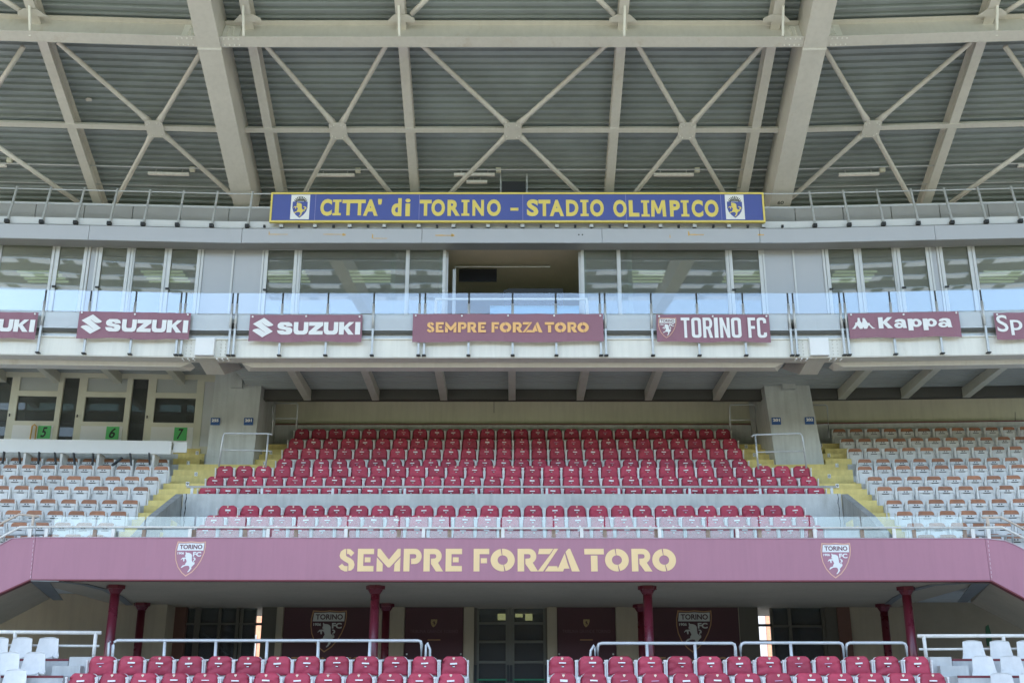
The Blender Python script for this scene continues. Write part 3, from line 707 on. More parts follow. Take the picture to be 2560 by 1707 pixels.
B(q2[0], q2[1], YW+1, YW+1.5, q2[2]+.1, q2[3]).build('desk_top', BLACK, dk); B(q2[0]-.1, q2[0]+.2, YW+.9, YW+1.4, zwb, q2[3]-.08).build('side_cabinet', BLACK, dk); B(q2[1]-.3, q2[1]-.05, YW+1.1, YW+1.5, zwb, q2[2]+.1).build('desk_leg', BLACK, dk)
q3 = XY(YW-.6)(1087, 748, 1470, 830)
ir = thing('inner_guard_rail', 'thin white guard rail behind the balustrade at the open bay', 'railing', (0, YW-.6, zwb))
m = MB(); m.bar((q3[0], YW-.6, q3[3]), (q3[1], YW-.6, q3[3]), .05, .05); m.build('top_rail', WHR, ir)
for x in (q3[0]+.02, q3[1]-.02): B(x-.03, x+.03, YW-.63, YW-.57, zwb, q3[3]-.03).build('post', WHR, ir)
q4 = XY(YW-.3)(1225, 764, 1448, 800)
tb = thing('commentary_table', 'low table coloured with blue sky reflection behind the balustrade in the open bay', 'table', (0, YW-.3, zwb))
BLT = mat('sky_reflection_blue', (.25, .50, .80), .3)  # sky reflection on the table top, painted as blue
B(q4[0], q4[1], YW-.3, YW+.3, q4[3]-.3, q4[3]).build('table_top', BLT, tb); B(q4[0]+.1, q4[0]+.2, YW-.2, YW, zwb, q4[3]-.3).build('leg', BLACK, tb); B(q4[1]-.2, q4[1]-.1, YW-.2, YW, zwb, q4[3]-.3).build('leg', BLACK, tb)
# ceiling lights in the rooms
names = {108: 'far left', 415: 'left door group', 718: 'first door right of the left column', 929: 'long window left of the open bay', 1608: 'long window right of the open bay', 1863: 'door left of the right column', 2130: 'second door group', 2497: 'far right'}
for px in names:
    ray_u, b_, c_ = ray(px, 690); q = PZ(px, 690, zc_-.02)
    yy = min(q.y, YW+4.5); 
    o = thing('ceiling_light', 'louvred fluorescent ceiling light seen through the glass: %s' % names[px], 'light', (q.x, yy, zc_-.08), 'fluorescent lights in the gallery rooms')
    for k in range(4): B(q.x-.6, q.x+.6, yy+k*.26-.42, yy+k*.26-.37, zc_-.07, zc_-.02).build('tube', LAMP, o, warp=False)
    B(q.x-.65, q.x+.65, yy-.45, yy+.45, zc_-.018, zc_-.002).build('housing', ROOMW, o, warp=False)

# ------------------------------------------------------------------ roof-level railing and the blue sign
gr = thing('maintenance_railing', 'light metal railing leaning inward above the gallery fascia', 'railing', (0, YF, zf1_))
upx = [-70, 16.5, 103.5, 189, 273.5, 358, 444, 530, 619, 705, 789, 875.6, 962, 1048, 1135, 1221, 1307, 1393, 1479, 1565.5, 1651.5, 1736.6, 1822.5, 1909, 2038, 2124, 2210, 2297, 2382, 2468, 2554, 2640]
yb0, yb1 = YF+.08, YF+.34
zb0 = P(1280, 566, yb0).z; zb1 = P(1280, 480, yb1).z
zs = P(1280, 485, yb1).z; zm_ = P(1280, 519, (yb0+yb1)/2).z
for px in upx:
    x = P(px, 563, yb0).x; short = 660 < px < 1925
    k = .25 if short else 1
    m = MB(); m.bar((x, yb0, zb0+.02), (x, yb0+(yb1-yb0)*k, zb0+(zb1-zb0)*k), .05, .045); m.build('post', GALV, gr)
    B(x-.06, x+.04, yb0-.06, yb0+.06, zb0-.045, zb0+.05).build('post_foot', BLACK if not short else GALV, gr)
for px in [662+i*86.2 for i in range(16)]:
    x = P(px, 563, yb0).x
    if 650 < px < 1990: B(x-.03, x+.03, yb0-.06, yb0+.0, zb0-.045, zb0+.02).build('clip', BLACK, gr)
for a, b in ((-15.5, P(680, 485, yb1).x), (P(1905, 485, yb1).x, 15.5)):
    B(a, b, yb1-.012, yb1+.012, zs-.014, zs+.014).build('hand_rail', GALV, gr)
    B(a, b, (yb0+yb1)/2+.03, (yb0+yb1)/2+.05, zm_-.012, zm_+.012).build('middle_rail', GALV, gr)
YSG = YF-.06
sx0, sx1, sz0, sz1 = XY(YSG)(676, 482, 1911, 556)
sg = thing('stadium_name_sign', 'long blue sign with yellow border reading CITTA’ di TORINO - STADIO OLIMPICO', 'sign', (0, YSG, sz0))
B(sx0+.05, sx1-.05, YSG, YSG+.06, sz0+.05, sz1-.05).build('board', BLUE, sg)
m = MB(); fw = .048
m.box(sx0, sx1, YSG-.02, YSG+.07, sz1-fw, sz1); m.box(sx0, sx1, YSG-.02, YSG+.07, sz0, sz0+fw); m.box(sx0, sx0+fw, YSG-.02, YSG+.07, sz0+fw, sz1-fw); m.box(sx1-fw, sx1, YSG-.02, YSG+.07, sz0+fw, sz1-fw); m.build('border', YPR, sg)
for px in (788, 1048, 1307, 1565, 1803):
    x = P(px, 520, YSG).x; B(x-.006, x+.006, YSG-.003, YSG-.0005, sz0+fw, sz1-fw).build('panel_seam', mat('pale_seam', (.30, .30, .55), .6), sg)
lt = MB(); f = XY(YSG)
def word(s, a, b, y0=497, y1=540, o_=0.028):
    x0, x1, z0, z1 = XY(YSG)(a, y0, b, y1); w_ = MB()
    put_text(w_, s, x0, x1, z0, z1, YSG-.004, o_); w_.build('lettering', YPR, sg, warp=False)
SIGN = [('C', 801, 830, 498, 540), ('I', 832, 853, 499.5, 539), ('T', 855.5, 886, 499.5, 539), ('T', 884, 914, 499.5, 539), ('A', 908, 945, 499, 540), ("'", 945, 955, 498, 512), ('d', 979, 1004, 496, 541), ('i', 1013, 1026, 497, 541),
 ('T', 1049, 1079, 500, 540), ('O', 1078.5, 1112.5, 499, 541), ('R', 1118.7, 1150, 500, 540), ('I', 1153.5, 1173.6, 500, 540), ('N', 1181, 1210, 500, 540), ('O', 1217.5, 1252, 499, 541),
 ('S', 1317, 1346, 499, 541), ('T', 1346, 1376, 500, 541), ('A', 1374, 1410, 500, 541), ('D', 1415, 1446, 500, 541), ('I', 1451, 1471.5, 500, 541), ('O', 1475, 1509.5, 499, 542),
 ('O', 1533, 1566.5, 500, 543), ('L', 1572, 1598, 501, 542), ('I', 1603, 1623.5, 501, 542), ('M', 1627, 1665, 501, 542), ('P', 1674.5, 1700, 501, 542), ('I', 1702.5, 1722.5, 501, 542), ('C', 1729, 1757.5, 500, 543), ('O', 1761.5, 1796, 500, 543)]
for a, b in ((0, 6), (6, 8), (8, 14), (14, 20), (20, 28)):
    w_ = MB()
    for i_, (ch, p0, p1, y0, y1) in enumerate(SIGN[a:b]):
        yo = YSG-.004-.002*(i_ % 2)
        x0, x1, z0, z1 = XY(YSG)(p0, y0, p1, y1)
        if ch in 'IM':
            put_shape(w_, HEAVY[ch], x0, x1, z0, z1, yo)
        else: put_text(w_, ch, x0, x1, z0, z1, yo, 0.045 if ch != 'i' else .02)
    w_.build('lettering', YPR, sg, warp=False)
B2 = XY(YSG)(1276, 520, 1296, 527); lt.box(B2[0], B2[1], YSG-.005, YSG-.001, B2[2], B2[3])
# slab serifs of the letter I, as on the sign
for px in (846, 1156, 1455, 1611.5, 1701.5):
    for y0, y1 in ((500, 505.5), (536, 541)):
        x0, x1, z0, z1 = XY(YSG)(px-8.5, y0, px+8.5, y1)
        pass
lt.build('dash', YPR, sg, warp=False)
for px0, px1, sd_ in ((727, 774, 0), (1813.5, 1860.5, 0)):
    x0, x1, z0, z1 = XY(YSG)(px0, 487.5, px1, 548.5)
    B(x0, x1, YSG-.008, YSG-.0005, z0, z1).build('crest_panel', WHP, sg, warp=False)
    w_, h_ = x1-x0, z1-z0
    sh = [(0, .97), (.06, 1), (.94, 1), (1, .97), (1, .6), (.92, .38), (.75, .18), (.5, 0), (.25, .18), (.08, .38), (0, .6)]
    m = MB(); m.mi = 0; put_shape(m, [sh], x0+.09*w_, x0+.89*w_, z0+.05*h_, z0+.72*h_, YSG-.010)
    m.mi = 1; put_shape(m, [norm(BULL)], x0+.14*w_, x0+.72*w_, z0+.10*h_, z0+.70*h_, YSG-.012); put_shape(m, [norm(TAIL)], x0+.66*w_, x0+.84*w_, z0+.32*h_, z0+.52*h_, YSG-.012)
    m.mi = 2; put_shape(m, [[(0, 0), (1, 0), (1, 1), (0, 1)]], x0+.28*w_, x0+.74*w_, z0+.74*h_, z0+.79*h_, YSG-.012)
    for k in range(9):
        a = radians(150-120*k/8.0); c0 = (x0+.51*w_, z0+.62*h_)
        p0 = (c0[0]+cos(a)*.18*h_*.9, c0[1]+sin(a)*.18*h_); p1 = (c0[0]+cos(a)*.34*h_*.8, c0[1]+sin(a)*.32*h_)
        m.bar((p0[0], YSG-.012, p0[1]), (p1[0], YSG-.012, p1[1]), .022, .002, up=(0, 1, 0))
    m.build('city_crest', [BLUE, YPR, INK], sg, warp=False)

# ================================================================== ROOF
rf = thing('stand_roof', 'cantilever roof of cream steel beams under dark corrugated metal deck', 'roof', (0, RA[0], RA[1]))
def tR(px, py, h): return Rt(RP(px, py, h))
T0, T1 = -2.6, 8.6
HD = 1.06
pr = []; t = T0-.6; pit = .20
while t < T1:
    for dt, dh in ((0, 0), (.05, 0), (.065, .11), (.185, .11)):
        q = R(0, t+dt, HD+dh); pr.append((q.y, q.z))
    t += pit
A1 = R(0, T1, HD)
for dt_, dh_ in ((.10, .12), (.12, -.01)): q = R(0, T1+dt_, HD+dh_); pr.append((q.y, q.z))
FS = (-.9928, .12)
def Fp(u, h): return (A1.y+FS[0]*u+.12*h, A1.z+FS[1]*u+.9928*h)
MB().sheet(-40, 40, pr).build('corrugated_deck', DECK, rf)
u = 0; k = 0
while u < 20:
    a = Fp(u, 0); b = Fp(u+1.7, 0); c = Fp(u+2.5, 0)
    pp = []
    uu = u
    while uu < u+1.7: pp += [Fp(uu, 0), Fp(uu+.12, 0), Fp(uu+.16, .07), Fp(uu+.28, .07)]; uu += .3
    MB().sheet(-40, 40, pp).build('front_deck', DECK, rf, warp=False)
    for xi in range(-40, 40, 2):
        MB().sheet(xi+.0, xi+1.45, [b, c]).build('skylight_strip', TRANSL, rf, warp=False)
        MB().sheet(xi+1.45, xi+2.0, [b, c]).build('front_deck', DECK, rf, warp=False)
    u += 2.5
# main box beams
for s in (-1, 1):
    x = s*7.5; w2 = .285
    def q(t, h): p = R(0, t, h); return (p.y, p.z)
    m = MB(); m.v = []; 
    ts = T1+.3
    pr = [q(-.35, 0), q(ts, 0), Fp(20, -1.0), Fp(20, -.02), q(ts, HD-.02), q(-.35, HD-.02)]
    o_ = MB(); b = 0
    o_.v = [(x-w2, y, z) for y, z in pr]+[(x+w2, y, z) for y, z in pr]; n = len(pr)
    for j in range(n): o_.quadf((j, n+j, n+(j+1) % n, (j+1) % n))
    o_.quadf(tuple(reversed(range(n)))); o_.quadf(tuple(range(n, 2*n)))
    be = o_.build('main_beam', CREAM, rf, warp=True)
    tw = tR(1280, 126, 0)
    a = R(x, tw, -.012); c = R(x, tw+.05, -.012)
    MB().hexa([(x-w2-.01, a.y, a.z), (x+w2+.01, a.y, a.z), (x+w2+.01, a.y+.03, a.z+.06), (x-w2-.01, a.y+.03, a.z+.06), (x-w2-.01, c.y, c.z), (x+w2+.01, c.y, c.z), (x+w2+.01, c.y+.03, c.z+.06), (x-w2-.01, c.y+.03, c.z+.06)]).build('splice_ridge', CREAM2, be)
    if s > 0:
        p = RP(1950, 511, 0); m = MB()
        v, f_ = text_mesh('60', .02); m.v = []
        for a_, b_ in v:
            pp = R(p.x-.08+a_*.17, Rt(p)+b_*.12, -.004); m.v.append((pp.x, pp.y, pp.z))
        for k_ in f_: m.quadf(k_)
        m.build('number_60', INK, be)
# secondary beams (I sections)
def ribx(px, py, h=.62): return RP(px, py, h).x
xs_in = (ribx(1008, 120)*-1+ribx(1553, 120))/2
x_b = (-ribx(630, 122)+ribx(1926, 122))/2; x_o = (-ribx(115, 117)+ribx(2456, 117))/2
def isec(x, t0, t1, h0, h1, bw=.12, tf=.03, m=None):
    m = m or MB()
    def hx(xa, xb, ha, hb):
        ps = []
        for t in (t0, t1):
            for xx, hh in ((xa, ha), (xb, ha), (xb, hb), (xa, hb)): ps.append(R(xx, t, hh))
        m.hexa(ps)
    hx(x-bw, x+bw, h0, h0+tf); hx(x-.01, x+.01, h0+tf, h1-tf); hx(x-bw, x+bw, h1-tf, h1)
    return m
for x in (-x_o, -x_b, -xs_in, xs_in, x_b, x_o):
    isec(x, T0+.2, T1, .62, HD-.01).build('rib_beam', CREAM, rf)
# big transverse girder
hb = .06
tb, tf_ = tR(1280, 118.5, hb), tR(1280, 92.5, hb); tmid = (tb+tf_)/2
ht = .7
for k in range(60):
    p = R(0, tmid, ht); py = proj(p.x, p.y, p.z)[1]
    ht += (py-65)*.01*.5
hw = (tf_-tb)/2
def cross(x0, x1, ta, tb_, ha, hb_):
    c = [R(0, ta, ha), R(0, tb_, ha), R(0, tb_, hb_), R(0, ta, hb_)]
    return MB().prof(x0, x1, [(p.y, p.z) for p in c])
for a, b in ((-16, -7.79), (-7.21, 7.21), (7.79, 16)):
    g = cross(a, b, tb, tf_, hb, hb+.03).build('transverse_girder', CREAM, rf)
    cross(a, b, tmid-.01, tmid+.01, hb+.03, ht).build('web', CREAM, g)
    cross(a, b, tb+.05, tmid+hw*.95, ht, ht+.03).build('top_flange', CREAM, g)
    for e, sg_ in ((a, 1), (b, -1)):
        if abs(e) > 15: continue
        m = MB()
        for r in range(6):
            for c in range(2):
                p = R(e+sg_*(.12+c*.13), tmid+.02, hb+.1+r*(ht-hb-.15)/6); m.tube([p, p+Vector((0, RS[0]*.04, RS[1]*.04))], .02, 6)
        for c in range(4):
            for d in (-.6, .6):
                p = R(e+sg_*(.10+c*.12), tmid+hw*d, hb-.02); m.tube([p, p+Vector((0, RN[0]*.03, RN[1]*.03))], .022, 6)
        m.build('bolts', CREAM2, g)
        cross(min(e, e+sg_*.42), max(e, e+sg_*.42), tmid+.012, tmid+.024, hb+.05, ht-.03).build('splice_plate', CREAM2, g)
# stay bars and gussets at the girder
for px, sgn in ((74, 1), (608, 1), (997, 1), (1562, -1), (1958, -1), (2493, -1)):
    a = RP(px+1.5*(1 if px < 1280 else -1), 91, hb); top = RP(px, 15, .60)
    MB().bar(a, top, .055, .05).build('stay_bar', CREAM2, rf)
for px, xb, br_ in ((97, -x_o, -1), (628, -x_b, 1), (1008, -xs_in, 1), (1553, xs_in, -1), (1926, x_b, -1), (2462, x_o, 1)):
    x = xb; h_ = .60; tt = tR(1280, 52, .60)-.05
    def gf(u_, v_, d): return R(x+u_, tt+v_, h_-d)
    m = MB(); pts = [(-.36, .02), (.36, .02), (.34, .12), (.18, .22), (-.15, .22)] if br_ > 0 else [(-.36, .02), (.36, .02), (.15, .22), (-.18, .22), (-.34, .12)]
    m.plate([pts], gf, .02); m.build('gusset_plate', CREAM, rf)
# node line purlin and cross braces
hp = .60
tn = tR(1280, 327, hp)
for a, b in ((-16, -7.79), (-7.21, 7.21), (7.79, 16)):
    p_ = cross(a, b, tn-.07, tn+.07, hp, hp+.02).build('thin_purlin', CREAM, rf)
    cross(a, b, tn-.008, tn+.008, hp+.02, hp+.18).build('web', CREAM, p_)
nodes = [(388, 325, [(157, 117), (501, 133), (283, 515), (585, 492)]), (845, 325, [(669, 120), (962, 120), (762, 482), (976, 482)]), (1282, 326, [(1062, 120), (1508, 120), (1126, 482), (1447, 482)]),
         (1718, 326, [(1598, 120), (1899, 122), (1588, 482), (1810, 484)]), (2178, 326, [(2066, 130), (2415, 117), (1981, 493), (2285, 513)])]
hbx = .66
for px, py, ends in nodes:
    n0 = RP(px, py, hp-.03)
    nd = MB(); w_, l_ = .235, .27
    def nf(u_, v_, d): return R(n0.x+u_, tn+v_, hp-.012-d)
    c = .07
    nd.plate([[(-w_, -l_+c), (-w_+c, -l_), (w_-c, -l_), (w_, -l_+c), (w_, l_-c), (w_-c, l_), (-w_+c, l_), (-w_, l_-c)]], nf, .025)
    no_ = nd.build('node_plate', CREAM, rf)
    m = MB()
    for sx in (-1, 1):
        for sy in (-1, 1):
            for k_ in (0, 1):
                p = nf(sx*(.17-.07*k_), sy*(.20+.0*k_-.05*(1-k_)), .026); m.tube([p, p-Vector((0, RN[0]*.02, RN[1]*.02))], .016, 6)
    m.build('bolts', CREAM2, no_)
    for ex, ey in ends:
        e = RP(ex, ey, hbx); c0 = Vector(R(n0.x, tn, hbx)); d = (e-c0); L_ = d.length; d.normalize()
        e = e+d*.15
        MB().tube([c0+d*.22, c0+d*.42, c0+d*.6, e-d*.35, e], [.10, .085, .066, .066, .06], 10).build('brace_tube', CREAM, rf, smooth=True)
for a, b in (((58, 118), (-20, 238)), ((-40, 342), (212, 517)), ((2513, 117), (2600, 242)), ((2600, 348), (2358, 520)), ((0, -6), (58, 32)), ((1075, -10), (1029, 36)), ((1488, -10), (1534, 37)), ((2580, -12), (2514, 31))):
    MB().tube([RP(*a, hbx), RP(*b, hbx)], .066, 10).build('brace_tube', CREAM, rf, smooth=True)
for hh, py_, rr_ in ((.93, 424, .018), (.95, 470, .014)):
    tt = tR(1280, py_, hh)
    for a, b in ((-16, -7.79), (-7.21, 7.21), (7.79, 16)): MB().tube([R(a, tt, hh), R(b, tt, hh)], rr_, 5).build('conduit', GALV, rf)
# roof lights, junction boxes and speaker
fx = [(371, 472, 435, 'by the left main beam'), (790, 886, 438, 'left of the sign centre, near the left crest'), (1135, 1237, 437, 'above the word TORINO'), (1166, 1218, 455, 'short one above the word TORINO'), (1634, 1734, 437, 'above the word OLIMPICO'), (2097, 2197, 436, 'right of the right main beam'), (2545, 2600, 414, 'at the far right'), (-80, 15, 413, 'at the far left')]
for a, b, y_, l_ in fx:
    p = RP((a+b)/2, y_, .93); x0 = RP(a, y_, .93).x; x1 = RP(b, y_, .93).x
    o = thing('roof_light', 'slim white fluorescent batten under the roof, %s' % l_, 'light', (p.x, p.y-off(p.x), p.z), 'slim battens under the roof')
    m = MB(); m.bar((x0, p.y, p.z), (x1, p.y, p.z), .09, .07); m.build('batten', WHR, o)
    for x in (x0+.2, x1-.2): MB().bar((x, p.y, p.z+.03), (x, p.y+.04, p.z+.16), .03, .03).build('hanger', GALV, o)
    j = RP(b+9, y_-10, .96)
    if l_[:5] != 'short': MB().box(j.x-.07, j.x+.07, j.y-.05, j.y+.05, j.z-.05, j.z+.08).build('junction_box', FRB, o)
p = RP(1284, 470, .55)
sp = thing('roof_loudspeaker', 'square black loudspeaker hanging under the roof above the sign', 'loudspeaker', (p.x, p.y, p.z))
x0, x1, z0, z1 = XY(p.y)(1255, 454, 1314, 500); B(x0, x1, p.y, p.y+.35, z0, z1).build('cabinet', BLACK, sp)
for x in (x0-.04, x1+.04): B(x-.02, x+.02, p.y+.1, p.y+.15, z0, z1+.3).build('bracket', GALV, sp)
p = RP(216, 255, .96)
rp = MB(); rp.plate([[(0, 0), (1, .1), (1.1, .8), (.4, 1), (-.1, .6)]], lambda a_, b_, d: R(p.x+a_*.14, Rt(p)+b_*.12, .985-d), .01); 
rp.build('roof_patch', CREAM, rf)
for px, py in ((2, 495),): pass
# ================================================================== BANNERS ON THE BALCONY
YN = YR-.075
def banner(x0p, x1p, yt, yb_, label):
    my = (yt+yb_)/2
    a = P(x0p, my, YN).x; b = P(x1p, my, YN).x; z1 = P((x0p+x1p)/2, yt, YN).z; z0 = P((x0p+x1p)/2, yb_, YN).z
    o = thing('banner', label, 'banner', ((a+b)/2, YN-off((a+b)/2), z0), 'maroon banners hung along the balcony')
    n = 21; m = MB(); ph = random.random()*6
    for j in range(2):
        for i in range(n+1):
            x = a+(b-a)*i/n; m.v.append((x, YN+.009*sin(i*1.7+ph)+(.010 if j else 0), (z0, z1)[j]-.016*(1-j)*sin(i*.55+ph)-(.008*sin(i*pi/3.5)**2 if j else 0)))
    k = len(m.v)//2
    for i in range(n): m.quadf((i, i+1, k+i+1, k+i))
    m.build('cloth', BAN2, o)
    m = MB(); ne = 3 if b-a < 3 else 5
    for i in range(ne):
        x = a+.07+(b-a-.14)*i/(ne-1); zz = z1-.06+.01*sin(i*3+ph)
        m.tube([(x, YN-.012, zz), (x, YN-.03, zz)], .024, 8)
    m.build('tie_caps', WHP, o)
    return o, a, b, z0, z1
def suz(o, a, b, z0, z1, xs=None):
    w_ = b-a; h = z1-z0; y = YN-.018; m = MB()
    put_shape(m, [SUZ_LOGO], a+.03*w_, a+.215*w_, z0+.15*h, z0+.87*h, y)
    for ch, u0, u1 in ((_S, .248, .385), (_U, .395, .525), (_Z, .53, .655), (_U, .662, .79), (_K, .797, .93), (COND['I'][0], .940, .985)):
        put_shape(m, [ch], a+u0*w_, a+u1*w_, z0+.25*h, z0+.71*h, y)
    m.build('lettering', WHP, o)
r = banner(-188, 92, 778, 845, 'maroon banner cut by the left edge, ending in white letters UKI'); suz(*r)
r = banner(194, 475, 779.5, 847, 'maroon SUZUKI banner left of the left balcony bracket'); suz(*r)
r = banner(623, 905, 786, 854, 'maroon SUZUKI banner right of the left balcony bracket'); suz(*r)
o, a, b, z0, z1 = banner(1031.5, 1508.5, 784, 854, 'longest maroon banner, reading SEMPRE FORZA TORO in orange, at the centre')
WORDS = [('S', 847, 887), ('E', 894, 934.6), ('M', 942, 1001), ('P', 1009, 1054), ('R', 1059, 1108), ('E', 1114, 1155), ('F', 1184, 1223), ('O', 1226.5, 1287), ('R', 1294, 1345), ('Z', 1344, 1396), ('A', 1391, 1449),
         ('T', 1461, 1510), ('O', 1512.5, 1572), ('R', 1579, 1630), ('O', 1630.5, 1690)]
m = MB(); k = (1472-1067)/(1690.0-847)
stencil_words(m, [(c, P(1067+(p0-847)*k, 820, YN).x, P(1067+(p1-847)*k, 820, YN).x) for c, p0, p1 in WORDS], P(1280, 831.5, YN).z, P(1280, 806, YN).z, YN-.018)
m.build('lettering', ORNG, o)
o, a, b, z0, z1 = banner(1641.5, 1925, 785.5, 854.5, 'maroon TORINO FC banner with a white bull crest')
w_ = b-a; h = z1-z0
def sub(parent, fr, m_): pass
WARP_ON = True
crest(o, a+.015*w_, a+.175*w_, z0+.13*h, z0+.87*h, YN-.018, mat('peach_outline', (.75, .45, .33), .6), WHP, INKM)
m = MB()
for ch, u0, u1 in (('T', .215, .292), ('O', .307, .392), ('R', .408, .492), ('I', .507, .541), ('N', .557, .645), ('O', .658, .745), ('F', .805, .872), ('C', .885, .968)):
    q_ = COND[ch]; put_shape(m, q_, a+u0*w_, a+u1*w_, z0+.14*h, z0+.87*h, YN-.018)
m.build('lettering', WHP, o)
o, a, b, z0, z1 = banner(2122, 2401, 780, 843.5, 'maroon Kappa banner with a white seated figures emblem')
w_ = b-a; h = z1-z0; m = MB()
put_shape(m, [KAP_LOGO], a+.02*w_, a+.235*w_, z0+.36*h, z0+.80*h, YN-.018)
put_shape(m, [_K], a+.265*w_, a+.395*w_, z0+.36*h, z0+.80*h, YN-.018)
for ch, u0, u1, v0 in (('a', .405, .52, .36), ('p', .53, .655, .26), ('p', .665, .79, .26), ('a', .80, .925, .36)):
    X0, X1, Z0, Z1 = a+u0*w_, a+u1*w_, z0+v0*h, z0+.72*h
    if ch == 'p':
        put_shape(m, [HEAVY['p'][0]], X0, X1, Z0, Z1, YN-.018); put_shape(m, [HEAVY['p'][1], arc(.60, .645, .13, .17, 350, 0, 12)], X0, X1, Z0, Z1, YN-.0185)
    else:
        put_shape(m, [HEAVY['a'][0]], X0, X1, Z0, Z1, YN-.018); put_shape(m, [HEAVY['a'][1], arc(.40, .29, .12, .09, 350, 0, 10)], X0, X1, Z0, Z1, YN-.0185)

m.build('lettering', WHP, o)
o, a, b, z0, z1 = banner(2488, 2760, 779, 846, 'maroon banner cut by the right edge, starting with white letters Sp')
w_ = b-a; h = z1-z0; m = MB()
q0 = XY(YN)(2491, 788, 2519, 830); put_text(m, 'S', q0[0], q0[1], q0[2], q0[3], YN-.018, 0.012)
q0 = XY(YN)(2526, 800, 2556, 838); put_text(m, 'p', q0[0], q0[1], q0[2], q0[3], YN-.018, 0.012)
q0 = XY(YN)(2562, 800, 2590, 830); put_text(m, 'o', q0[0], q0[1], q0[2], q0[3], YN-.018, 0.012)
m.build('lettering', WHP, o)
WARP_ON = False

# ================================================================== BOXES AT THE LEFT
YX = YXB
def PR(px0, py0, px1, py1, Y=None):
    return XY(Y or YX)(px0, py0, px1, py1)
zx1 = P(200, 932, YX).z; zx0 = FLC[3]-.2
bx = thing('commentary_boxes', 'beige framed commentary boxes numbered 5, 6 and 7 at the left', 'booth', (-9.5, YX-off(9.5), zx0))
xr = P(536, 1000, YX).x
# wall is built from bars between the openings
cols = []
for k, (a, b) in enumerate(((-146, -110), (10, 46), (179, 215), (346, 384))):
    pass
def vx(px, y=1000): return P(px, y, YX).x
dp = [(vx(-178), vx(-142)), (vx(-15), vx(24)), (vx(154), vx(193)), (vx(327), vx(367))]
zt1 = P(200, 944, YX).z
for a, b in dp: 
    B(a, b, YX+.08, YX+.10, zx0, zt1).build('side_pane', GDRK, bx)
xe = [(dp[i][1], dp[i+1][0]) for i in range(3)]+[(dp[3][1], vx(503))]
MB().box(-17.6, xr, YX, YX+.16, zt1, zx1+.05).build('top_frame', FRB, bx)
zz = {k: P(250, v, YX).z for k, v in dict(a=940, b=979, c=992, d=1054, e=1065).items()}
for i, (a, b) in enumerate(xe):
    f1 = (b-a)*.10 if i < 3 else (b-a)*.09
    f0 = (b-a)*.15
    x0, x1 = a+f0, b-(f1 if i < 3 else (b-a)*.10)
    m = MB(); m.box(a, x0, YX, YX+.15, zx0, zt1-.001); m.box(x1, b, YX, YX+.15, zx0, zt1-.001)
    m.box(x0, x1, YX, YX+.15, zz['c'], zz['b']); m.box(x0, x1, YX, YX+.15, zx0, zz['d'])
    m.build('box_frame', FRB, bx)
    B(x0, x1, YX+.05, YX+.09, zz['b'], zt1-.001).build('grey_panel', GPAN, bx)
    wn = B(x0, x1, YX+.06, YX+.075, zz['d'], zz['c']).build('window', GDRK, bx)
    B(x0+.02, x1-.02, YX+.078, YX+.11, zz['d'], zz['d']+.05).build('sill', ALU, wn)
    B(x0-.02, x1+.01, YX-.012, YX-.001, zx0, zz['e']).build('white_panel', WHPAN, bx)
    B(a+.05, a+.075, YX-.03, YX-.001, zz['d']+.12, zz['d']+.20).build('lock', BLACK, bx)
dx0, dx1 = vx(503), vx(545)
m = MB(); m.box(dx0, dx0+.06, YX, YX+.12, zx0, zt1-.002); m.box(dx1-.04, dx1+.02, YX, YX+.12, zx0, zt1-.002); m.box(dx0+.06, dx1-.04, YX, YX+.12, zt1-.06, zt1-.002); m.build('door_frame', FRB, bx)
B(dx0+.06, dx1-.04, YX+.02, YX+.06, zx0, zt1-.06).build('door_leaf', ALUL, bx)
B(dx0-.05, dx1, YX-.02, YX-.002, P(520, 1150, YX).z, P(520, 1116, YX).z).build('low_panel', FRB, bx)
B(-17.6, xr, YX+2.2, YX+2.3, zx0, zx1).build('inner_wall', ROOMW, bx)
for a, b in dp: B(a+.1, a+.2, YX+.9, YX+1.0, zx0, zx0+2.0).build('stacked_frame', ALU, bx)
for n_, px0, px1, y0, y1 in (('5', 94, 126, 1064, 1096), ('6', 265, 297, 1066, 1098), ('7', 435, 467, 1068, 1101)):
    x0, x1, z0, z1 = PR(px0, y0, px1, y1, YX-.02); x0 += .0
    o = thing('number_card', {'5': 'green card with black five beside the yellow hoop', '6': 'green card with black six on the middle commentary box', '7': 'green card with black seven on the commentary box nearest the column'}[n_], 'number card', ((x0+x1)/2, YX-.02-off(x0), z0), 'green number cards')
    B(x0, x1, YX-.024, YX-.014, z0, z1).build('card', GRN, o)
    m = MB(); w_ = x1-x0; h = z1-z0; put_text(m, n_, x0+.25*w_, x0+.74*w_, z0+.10*h, z0+.9*h, YX-.026, 0.022, 0.25); m.build('numeral', INK, o)
lo = MB(); a = PR(78, 1061, 90, 1098, YX-.05); lo.tube([(a[0], YX-.06, a[2]), (a[0]+.01, YX-.06, a[3]-.05), ((a[0]+a[1])/2, YX-.06, a[3]), (a[1], YX-.06, a[3]-.06), (a[1], YX-.06, a[2])], .022, 6)
tag(lo.build('wooden_hoop', WOOD), 'narrow yellow wooden hoop leaning left of the green card 5', 'hoop')
